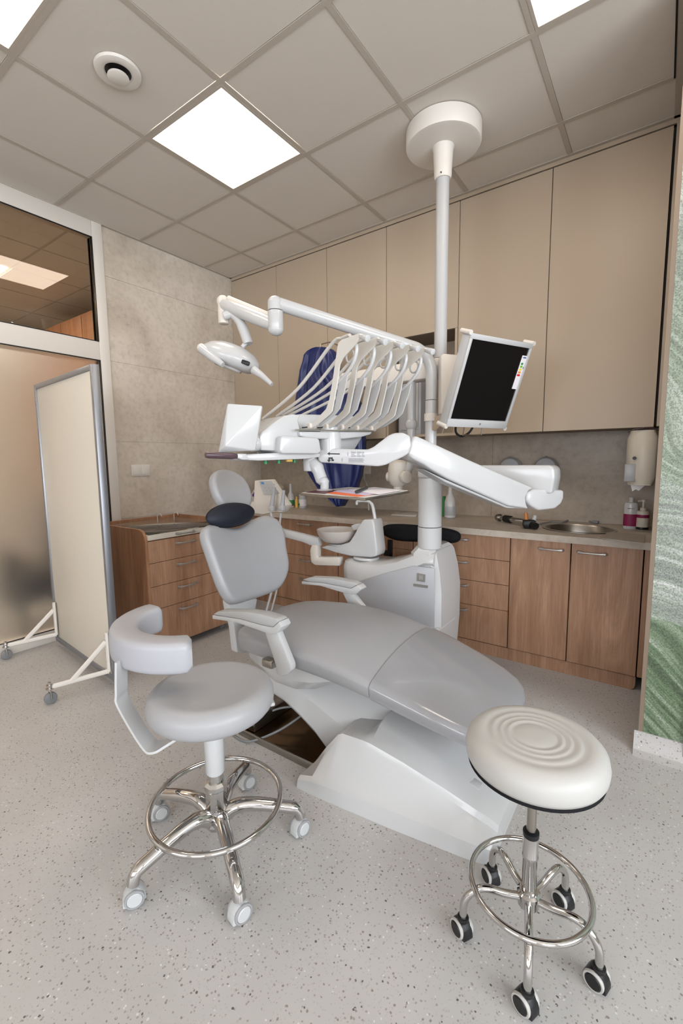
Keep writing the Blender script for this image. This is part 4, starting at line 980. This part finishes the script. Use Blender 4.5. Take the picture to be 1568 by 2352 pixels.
Wl(MB().box(q(564, 833, 2.19), (.04, .02, .02), RL, .005), 'black_sensor', BLACK)
for a, b2, c2 in (((462, 800), (488, 820), (512, 838)), ((583, 850), (603, 864), (624, 883))):
    h = Wl(MB().tube([q(*a, 2.22), q(*b2, 2.19), q(*c2, 2.17)], [.022, .020, .012] if a[0] < 500 else [.020, .014, .010], 14, flat=1.1), 'handle', WHITE)
Wl(MB().sph(q(463, 800, 2.22), .023), 'handle_cap', WARMW)
# ------------------------------------------------------------------ monitor on its bracket
mu = V((.42, .907, 0)).normalized(); mn0 = V((mu.y, -mu.x, 0)); mv = (mn0*.36+V((0, 0, .93))).normalized(); mn = mu.cross(mv)
if mn.dot(CAM-ond(1125, 880, 2.2)) < 0: mn = -mn
MC = ond(1124, 884, 2.22)
RM = Matrix((mu, mv, mn)).transposed()
t = thing('monitor', 'white framed square monitor with a dark switched off screen and energy label', 'monitor', tuple(MC))
mw_, mh_ = .425, .435
def mb_(c, s_, b=.004): return MB().box(RM @ V(c), s_, RM, b)
mb_((0, 0, -.030), (mw_, mh_, .052), .006).part('housing', WHITE, t)
for a, b2 in ((( 0, mh_/2-.012, 0), (mw_, .024, .012)), ((0, -mh_/2+.020, 0), (mw_, .040, .012)), ((-mw_/2+.008, .008, 0), (.016, mh_-.06, .012)), ((mw_/2-.008, .008, 0), (.016, mh_-.06, .012))):
    mb_(a, b2, .003).part('bezel', WHITE, t)
mb_((0, .008, -.003), (mw_-.03, mh_-.062, .004), 0).part('screen', SCREEN, t)
for a in (-1, 1):
    MB().cyl(RM @ V((a*(mw_/2+.004), mh_/2+.002, -.06)), RM @ V((a*(mw_/2+.004), mh_/2+.002, .004)), .011).part('corner_bumper', PVC, t)
    MB().cyl(RM @ V((a*(mw_/2-.002), -mh_/2, -.06)), RM @ V((a*(mw_/2-.002), -mh_/2, .004)), .011).part('corner_bumper', PVC, t)
s_ = mb_((mw_/2-.028, .075, .0012), (.042, .165, .0012), 0).part('energy_label', PAPER, t)
for k, c in enumerate(((30, 140, 60), (120, 180, 60), (235, 210, 60), (235, 150, 50), (210, 40, 40))):
    mb_((mw_/2-.034, .118-.014*k, .0022), (.014+.003*k*.6, .010, .0006), 0).part('label_bar', mat('label_colour', c, .6), s_)
mb_((mw_/2-.016, .10, .0022), (.007, .010, .0006), 0).part('label_mark', INK, s_)
mb_((mw_/2-.030, .148, .0022), (.022, .006, .0006), 0).part('label_heading', mat('blue_ink', (60, 80, 140), .6), s_)
mb_((.01, -mh_/2+.020, .0064), (.010, .010, .0006), 0).part('power_mark', INKG, t)
MB().tube([RM @ V((-.07, -mh_/2-.0, -.02)), RM @ V((-.07, -mh_/2-.045, -.01)), RM @ V((.06, -mh_/2-.045, -.01)), RM @ V((.06, -mh_/2, -.02))], .004, 8).part('wire_handle', CHROME, t)
MB().tube(smooth_loop([RM @ V((-.10, -mh_/2+.01, -.05)), RM @ V((-.09, -mh_/2-.04, -.045)), RM @ V((-.05, -mh_/2-.06, -.04)), RM @ V((.0, -mh_/2-.04, -.04)), RM @ V((.02, -mh_/2+.01, -.04))], 5, False), .006, 8).part('black_cable', BLACK, t)
# perforated box on the back
bx = MB().prism([V(ond(u, v, 2.34))-MC for u, v in ((1013, 817), (1018, 812), (1050, 815), (1050, 950), (1013, 950))], (-.6, .8, 0), .07, .004).part('rear_box', PVC, t)
pb = V((CX, CY, 1.465))
MB().prism([ony(985, 962, .80)-MC, ony(985, 992, .80)-MC, ony(998, 990, .80)-MC, ond(1022, 970, 2.33)-MC, ond(1022, 948, 2.33)-MC, ony(998, 958, .80)-MC], (.55, -.8, 0), .02, .003).part('bracket', BEIGE, t)
MB().lathe([(.034, -.02), (.037, -.02), (.037, .02), (.034, .02)], c=pb-MC, seg=28).part('clamp', PVC, t)

# ------------------------------------------------------------------ ceiling column with the x-ray arm
PX, PY = 1.905, .885
t = thing('ceiling_column', 'grey white pole hanging from a round ceiling cover, carrying the long arm', 'column', (PX, PY, HC))
MB().lathe([(0, -.002), (.193, -.002), (.193, -.075), (.188, -.083), (.175, -.086), (0, -.086)], seg=64).part('round_cover', PVC, t)
MB().lathe([(0, -.085), (.058, -.085), (.052, -.10), (.046, -.20), (.046, -.225), (.040, -.24), (0, -.24)], seg=40).part('collar', PVC, t)
MB().cyl((.010, -.045, -.232), (.010, -.048, -.226), .003).part('screw', BLACK, t)
MB().cyl((0, 0, -1.155), (0, 0, -.235), .034).part('pole', GREYP, t)
t = thing('xray_machine', 'white box arm and tube of a dental x-ray, fixed below the ceiling pole', 'x-ray', (PX, PY, 1.80))
def Wx(mb, name, m, p=None, **k): return mb.part(name, m, p or t, world=True, **k)
xe = ond(800, 865, 2.86); xe.z = 0
x0 = V((PX, PY, 0)); dx_ = (xe-x0).normalized(); nx_ = V((dx_.y, -dx_.x, 0)); LX = (xe-x0).length
b4 = Matrix((dx_, nx_, (0, 0, 1))).transposed()
Wx(MB().box(x0+dx_*(LX/2)+V((0, 0, 1.735)), (LX+.10, .10, .105), b4, .012), 'box_arm', PVC)
vt = at(945, 900, x0, nx_)
Wx(MB().cyl((vt.x, vt.y, 1.46), (vt.x, vt.y, 1.685), .025), 'down_tube', WHITE)
Wx(MB().sph((vt.x, vt.y, 1.44), .036, (1, 1, 1.1)).cyl((vt.x, vt.y, 1.30), (vt.x, vt.y, 1.45), .026), 'knuckle', WHITE)
hx = at(915, 1095, vt, nx_)
Wx(MB().tube([(vt.x, vt.y, 1.30), (vt.x+.01, vt.y, 1.25), (hx.x+.06, hx.y, hx.z+.03)], .024, 14), 'yoke', WHITE)
Wx(MB().rings([[hx+V((r*math.cos(2*PI*k/32), r*math.sin(2*PI*k/32), z)) for k in range(32)] for r, z in ((.03, -.105), (.03, -.06), (.05, -.045), (.062, -.01), (.064, .05), (.056, .085), (.03, .10), (.002, .102))]), 'tube_head', WARMW)
Wx(MB().cyl(hx+V((-.075, 0, .0)), hx+V((-.05, 0, 0)), .03, bevel=.006), 'side_cap', WARMW)
Wx(MB().cyl(hx+V((.05, -.03, .0)), hx+V((.085, -.05, 0)), .036, bevel=.008), 'side_cap', WARMW)
# ------------------------------------------------------------------ lead apron
t = thing('xray_apron', 'dark blue protective apron hanging folded behind the instrument hoses', 'apron', (1.0, 1.25, 1.2))
rows = [(797, 726, 744), (800, 716, 756), (806, 706, 763), (815, 699, 767), (832, 696, 771), (850, 690, 774), (866, 687, 784), (880, 684, 798), (905, 680, 812), (925, 677, 822), (945, 673, 825), (960, 668, 826), (985, 672, 829), (1010, 680, 832), (1040, 688, 832), (1070, 697, 828), (1095, 709, 823), (1120, 726, 815), (1135, 740, 800), (1150, 758, 790), (1163, 778, 783)]
NX = 40; fr = []; bk = []
rows2 = []
for i in range(len(rows)-1):
    for k in range(3):
        f = k/3; rows2.append(tuple(rows[i][j]*(1-f)+rows[i+1][j]*f for j in range(3)))
rows2.append(rows[-1])
for i, (v, a, b2) in enumerate(rows2):
    L = []; M_ = []
    for k in range(NX+1):
        f = k/NX; p = ony(a+(b2-a)*f, v, 1.25)
        ph = v*.006
        d = .012*math.sin(f*17+ph)+.008*math.sin(f*31-ph*2+1)+.006*math.sin(f*7+v*.03)-.03*math.sin(PI*f)
        d *= min(1, (v-790)/60)
        L.append(p+V((0, d, 0))); M_.append(p+V((0, .05+.3*abs(d), 0)))
    fr.append(L+M_[::-1])
MB().rings(fr).part('cloth', BLUE, t, world=True, angle=180)
hk = ony(735, 800, 1.26)
MB().tube([hk+V((0, 0, -.03)), hk+V((0, .01, .03)), V((hk.x+.02, 1.35, hk.z+.06)), V((hk.x+.02, 1.506, hk.z+.06))], .005, 8).part('hook', STEEL, t, world=True)

# ------------------------------------------------------------------ black stool behind the unit
t = thing('black_stool', 'black stool with a curved backrest pad standing behind the white column', 'stool', (1.60, 1.02, 0))
pc = ony(960, 1226, 1.10)
o2 = [(-.275, -.0), (-.25, .035), (-.15, .052), (0, .056), (.15, .052), (.25, .035), (.275, -.0), (.25, -.035), (.15, -.045), (0, -.052), (-.15, -.058), (-.25, -.035)]
ol = [tuple(q) for q in smooth_loop(o2, 5)]
MB().pad(ol, pc, (1, 0, 0), (0, 0, 1), (0, -1, 0), .07, .03, bow=lambda x, y: -.25*x*x).part('backrest', BLACKF, t, world=True)
bx_ = ony(893, 1250, 1.12).x
MB().box((bx_, 1.135, .575), (.035, .02, .24), None, .005).box((bx_-.012, 1.125, .60), (.05, .03, .04), None, .006).part('backrest_bar', BLACK, t, world=True)
MB().box((1.50, 1.08, .46), (.3, .10, .02), None, .004).part('seat_plate', BLACK, t, world=True)
MB().pad(circ(.105), (1.60, 1.06, .50), (1, 0, 0), (0, 1, 0), (0, 0, 1), .06, .025).part('seat', BLACKF, t, world=True)
MB().cyl((1.60, 1.06, .06), (1.60, 1.06, .46), .02).part('gas_spring', BLACK, t, world=True)
for k in range(5):
    a = math.radians(90+72*k); e = V((math.cos(a)*.14, math.sin(a)*.12, 0))
    lg = MB().tube([V((1.60, 1.06, .09)), V((1.60, 1.06, .06))+e], .014, 8).part('leg', BLACK, t, world=True)
    MB().cyl(V((1.60, 1.06, .025))+e-V((.012, 0, 0)), V((1.60, 1.06, .025))+e+V((.012, 0, 0)), .025).part('caster', BLACK, lg, world=True)

# ------------------------------------------------------------------ instrument delivery unit
B0, B4 = ond(711, 984, 1.82), ond(851, 986, 2.02)
B4.z = B0.z = (B0.z+B4.z)/2
ru = (B4-B0).normalized(); rw = V((ru.y, -ru.x, 0))         # ru along the row, rw towards the dentist
if rw.dot(CAM-B0) < 0: rw = -rw
t = thing('instrument_unit', 'white instrument delivery unit with five whip arms carried on the jointed arm', 'instrument unit', (TP.x, TP.y, TP.z+.08))
def Wi(mb, name, m, p=None, **k): return mb.part(name, m, p or t, world=True, **k)
rp = lambda L, off=0: [at(u, v, B0+rw*off, rw) for u, v in L]
# upper body with the rounded left hump
Wi(MB().prism(rp([(596, 1004), (602, 992), (628, 972), (654, 955), (672, 951), (690, 953), (684, 966), (690, 990), (684, 994), (700, 1001), (700, 1030), (640, 1036), (600, 1034)], .01), -rw, .17, .014, 3), 'hump', WHITE)
Wi(MB().prism(rp([(676, 953), (690, 951), (770, 953), (850, 958), (872, 966), (866, 984), (856, 990), (690, 988)], -.06), -rw, .10, .008, 3), 'upper_shell', WHITE)
Wi(MB().prism(rp([(688, 991), (856, 992), (851, 998), (830, 1004), (790, 1008), (716, 1008), (690, 1002)], .03), -rw, .20, .006, 3), 'front_lip', WHITE)
Wi(MB().prism(rp([(782, 1000), (834, 1003), (815, 1034), (780, 1034)], -.04), -rw, .12, .010, 3), 'rear_wedge', WHITE)
Wi(MB().prism(rp([(680, 985.5), (859, 988.5), (857, 991.5), (680, 989)], .04), -rw, .010, .001, 1), 'metal_rail', STEEL)
Wi(MB().prism(rp([(645, 1006), (650, 1001), (728, 1005), (734, 1010), (738, 1036), (732, 1042), (650, 1042), (643, 1036)], .05), -rw, .20, .012, 3), 'lower_box', WHITE)
Wi(MB().prism(rp([(562, 1050), (566, 1043), (640, 1040), (735, 1041), (735, 1050), (700, 1054), (600, 1058), (566, 1057)], .02), -rw, .16, .004, 2), 'under_tray', WHITE)
for u, v, m_, nm in ((610, 1061, GREENP, 'green_knob'), (640, 1060, GREENP, 'green_knob'), (676, 1058, GREENP, 'green_knob')):
    p = at(u, v, B0-rw*.03, rw); Wi(MB().cyl(p+V((0, 0, -.008)), p+V((0, 0, .008)), .0085 if u < 670 else .007), nm, m_)
p = at(664, 1057, B0-rw*.03, rw); Wi(MB().box(p, (.026, .012, .012), math.atan2(ru.y, ru.x), .002), 'yellow_connector', YELLOWP)
# handle
p0, p1 = at(472, 1045, B0+rw*.02, rw), at(547, 1048, B0+rw*.02, rw)
Wi(MB().tube([p0, p0.lerp(p1, .1), p0.lerp(p1, .8), p1], [.011, .013, .013, .008], 14, flat=.9), 'handle', PURPLE)
Wi(MB().prism(rp([(546, 1042), (566, 1042), (572, 1056), (556, 1056), (546, 1052)], .03), -rw, .04, .003), 'handle_clamp', WHITE)
# small faceted display seen from behind
dn = (CAM-at(553, 985, B0, rw)).normalized(); dn = V((dn.x, dn.y, 0)).normalized()
do = at(553, 985, B0+rw*.03, rw)
DP = lambda u, v, k=0: at(u, v, do+dn*k, dn)
corner = [(522, 927), (603, 932), (588, 1036), (500, 1040)]
bm = bmesh.new()
A_ = DP(522, 927, .0); B_ = DP(602, 932, 0); C_ = DP(586, 1035, 0); D_2 = DP(501, 1040, -.01); E_ = DP(517, 1024, .028)
F_ = DP(530, 930, -.05); G_ = DP(604, 935, -.05); H_ = DP(588, 1028, -.05); I_ = DP(506, 1034, -.05)
vs = [bm.verts.new(x) for x in (A_, B_, C_, D_2, E_, F_, G_, H_, I_)]
for f in ((0, 4, 3), (0, 1, 4), (1, 2, 4), (2, 3, 4), (0, 3, 8, 5), (3, 2, 7, 8), (2, 1, 6, 7), (1, 0, 5, 6), (5, 8, 7, 6)): bm.faces.new([vs[k] for k in f])
bmesh.ops.recalc_face_normals(bm, faces=bm.faces); bmesh.ops.bevel(bm, geom=bm.edges[:], offset=.004, segments=2, profile=.5, affect='EDGES', clamp_overlap=True)
mb = MB(); me = bpy.data.meshes.new('t'); bm.to_mesh(me); bm.free(); mb.bm.from_mesh(me)
Wi(mb, 'display_housing', WHITE, angle=25)
Wi(MB().cyl(at(570, 1020, B0-rw*.02, rw), at(606, 1016, B0-rw*.02, rw), .030, bevel=.006), 'display_joint', WHITE)
# whip arms
PU = lambda L, off=0: [at(u, v, B0+ru*off, ru) for u, v in L]
arm_a = PU([(709, 980), (714, 975), (748, 939), (755, 919), (762, 880), (774, 797), (776, 788), (783, 780), (824, 765.5), (828, 770), (825, 777), (818, 788), (787, 822), (779.5, 837), (774, 880), (762, 944), (756, 952), (727, 977), (716, 984)])
arm_b = PU([(776, 862), (793, 861), (789, 885), (775, 938), (764, 952), (740, 971), (728, 978), (727, 974), (750, 953), (757, 944), (764, 925)], .0)
knob0, knob1 = PU([(826, 771)])[0], PU([(843, 777)])[0]
step = (B4-B0).length/4
loop = PU([(816, 789), (819, 797), (818, 812), (812, 832), (800, 852), (784, 872), (776, 880)], .012)
for i in range(5):
    off = ru*(step*i)
    T = lambda L: [p+off for p in L]
    w_ = Wi(MB().prism(T(arm_a), ru, .006, .0015, 1), 'whip_arm', PVC if False else mat('whip_grey', (205, 202, 196), .35) if i == 0 else bpy.data.materials['whip_grey'])
    MB().prism([p+ru*.009 for p in T(arm_b)], ru, .006, .0015, 1).part('rear_blade', GREYP, w_, world=True)
    MB().cyl(knob0+off+ru*.004, knob1+off+ru*.004, .009, .012, bevel=.002).part('instrument_end', WHITE, w_, world=True)
    MB().tube(smooth_loop(T(loop), 4, False), .0065, 12).part('looped_tube', WHITE, w_, world=True)
    c = PU([(798, 817)])[0]+off+ru*.012
    MB().tube([c+rw*(.022*math.cos(a))+V((0, 0, .022*math.sin(a))) for a in [2*PI*k/24 for k in range(24)]], .0035, 8, close=True, cap=False).part('holder_ring', GREYP, w_, world=True)
    MB().cyl(PU([(713, 978)])[0]+off-ru*.010, PU([(713, 978)])[0]+off+ru*.020, .012, bevel=.002).part('pivot', PVC, w_, world=True)
    MB().cyl(at(694+36*i-i*i*1.2, 982+i*.4, B0-rw*.01, rw), at(708+35.5*i-i*i*1.2, 981+i*.4, B0-rw*.01, rw), .0025, seg=8).part('pivot_pin', BLACK, w_, world=True)
    # supply hose running back to the left end of the body
    s0 = PU([(800, 769)])[0]+off+ru*.006; s1 = PU([(783, 776)])[0]+off+ru*.006; s2 = PU([(760, 792)])[0]+off*.9
    ends = [(604, 962, 1.93), (636, 956, 1.95), (650, 954, 1.97), (664, 954, 1.99), (688, 956, 2.02)]
    e2 = ond(*ends[i]); mid = s2.lerp(e2, .45)+V((0, 0, -.03))
    MB().tube(smooth_loop([s0, s1, s2, mid, e2], 6, False), .0075, 10, flat=.8).part('supply_hose', HOSE, w_, world=True)
# tray under the unit
t2 = thing('tray_table', 'flat metal edged tray hung below the instrument unit holding papers', 'tray', (1.8, .1, 1.1))
def Wt(mb, name, m, p=None, **k): return mb.part(name, m, p or t2, world=True, **k)
ZY = 1.112
TQ = [onz(688, 1132, ZY), onz(838, 1144, ZY), onz(941, 1127, ZY), onz(800, 1119, ZY)]
Wt(MB().prism(TQ, (0, 0, -1), .010, .003), 'tray', STEEL)
cT = sum(TQ, V())/4
rim = [TQ[k].lerp(cT, .04) for k in range(4)]
Wt(MB().prism(rim, (0, 0, 1), .0015), 'tray_mat', PVC)
tb = onz(745, 1127, ZY)
ap = at(714, 1060, tb, -CF)
top_ = at(714, 1058, B0-rw*.06, rw)
Wt(MB().cyl(top_+V((0, 0, -.045)), top_+V((0, 0, .04)), .032, .034, bevel=.006), 'swivel', WHITE)
hmid = top_.lerp(tb, .5)
cur = [top_+V((0, 0, -.02)), top_.lerp(hmid, .35)+V((0, 0, .012)), hmid+V((0, 0, .028)), hmid.lerp(tb, .6)+V((0, 0, .02)), V((tb.x, tb.y, tb.z+.035)), tb+V((0, 0, .003))]
Wt(MB().tube(smooth_loop(cur, 5, False), [.031]*6+[.029]*5+[.026]*5+[.021]*5+[.018]*5, 14), 'curved_arm', WHITE)
Wt(MB().lathe([(0, 0), (.036, 0), (.034, .004), (.022, .007), (0, .007)], c=tb+V((0, 0, .001)), seg=32), 'mount_disc', WHITE)
def sheet(name, lab, L, z, m, cat='paper', grp='papers on the tray'):
    tag(MB().prism([onz(u, v, z) for u, v in L], (0, 0, 1), .0008).part(name, m, smooth=False), lab, cat, grp)
z = ZY+.0020
sheet('paper_sheet', 'orange paper sheet lowest on the tray, its edge at the front', [(752, 1133), (820, 1141), (850, 1137), (790, 1126)], z, ORANGE)
sheet('paper_sheet', 'lilac tinted paper lying on the tray above the orange sheet', [(765, 1129), (838, 1138), (868, 1133), (800, 1122)], z+.0011, LILAC)
sheet('paper_sheet', 'white paper on the right part of the tray under the pen', [(800, 1125), (868, 1136), (925, 1126), (860, 1119)], z+.0022, PAPER)
sheet('folder', 'dark red folder at the left part of the tray', [(702, 1131), (745, 1134), (775, 1127), (745, 1123)], z, mat('dark_red_folder', (90, 30, 36), .5), 'folder', None)
pa, pb_ = onz(818, 1129.5, ZY+.011), onz(842, 1120, ZY+.011)
t = thing('pen', 'black marker pen lying on the papers of the tray', 'pen', tuple((pa+pb_)/2))
MB().cyl(pa, pb_, .0062).part('barrel', BLACK, t, world=True)
MB().cyl(pa.lerp(pb_, .35)+V((0, 0, .0064)), pa.lerp(pb_, .8)+V((0, 0, .0064)), .0012, seg=8).part('clip', STEEL, t, world=True)
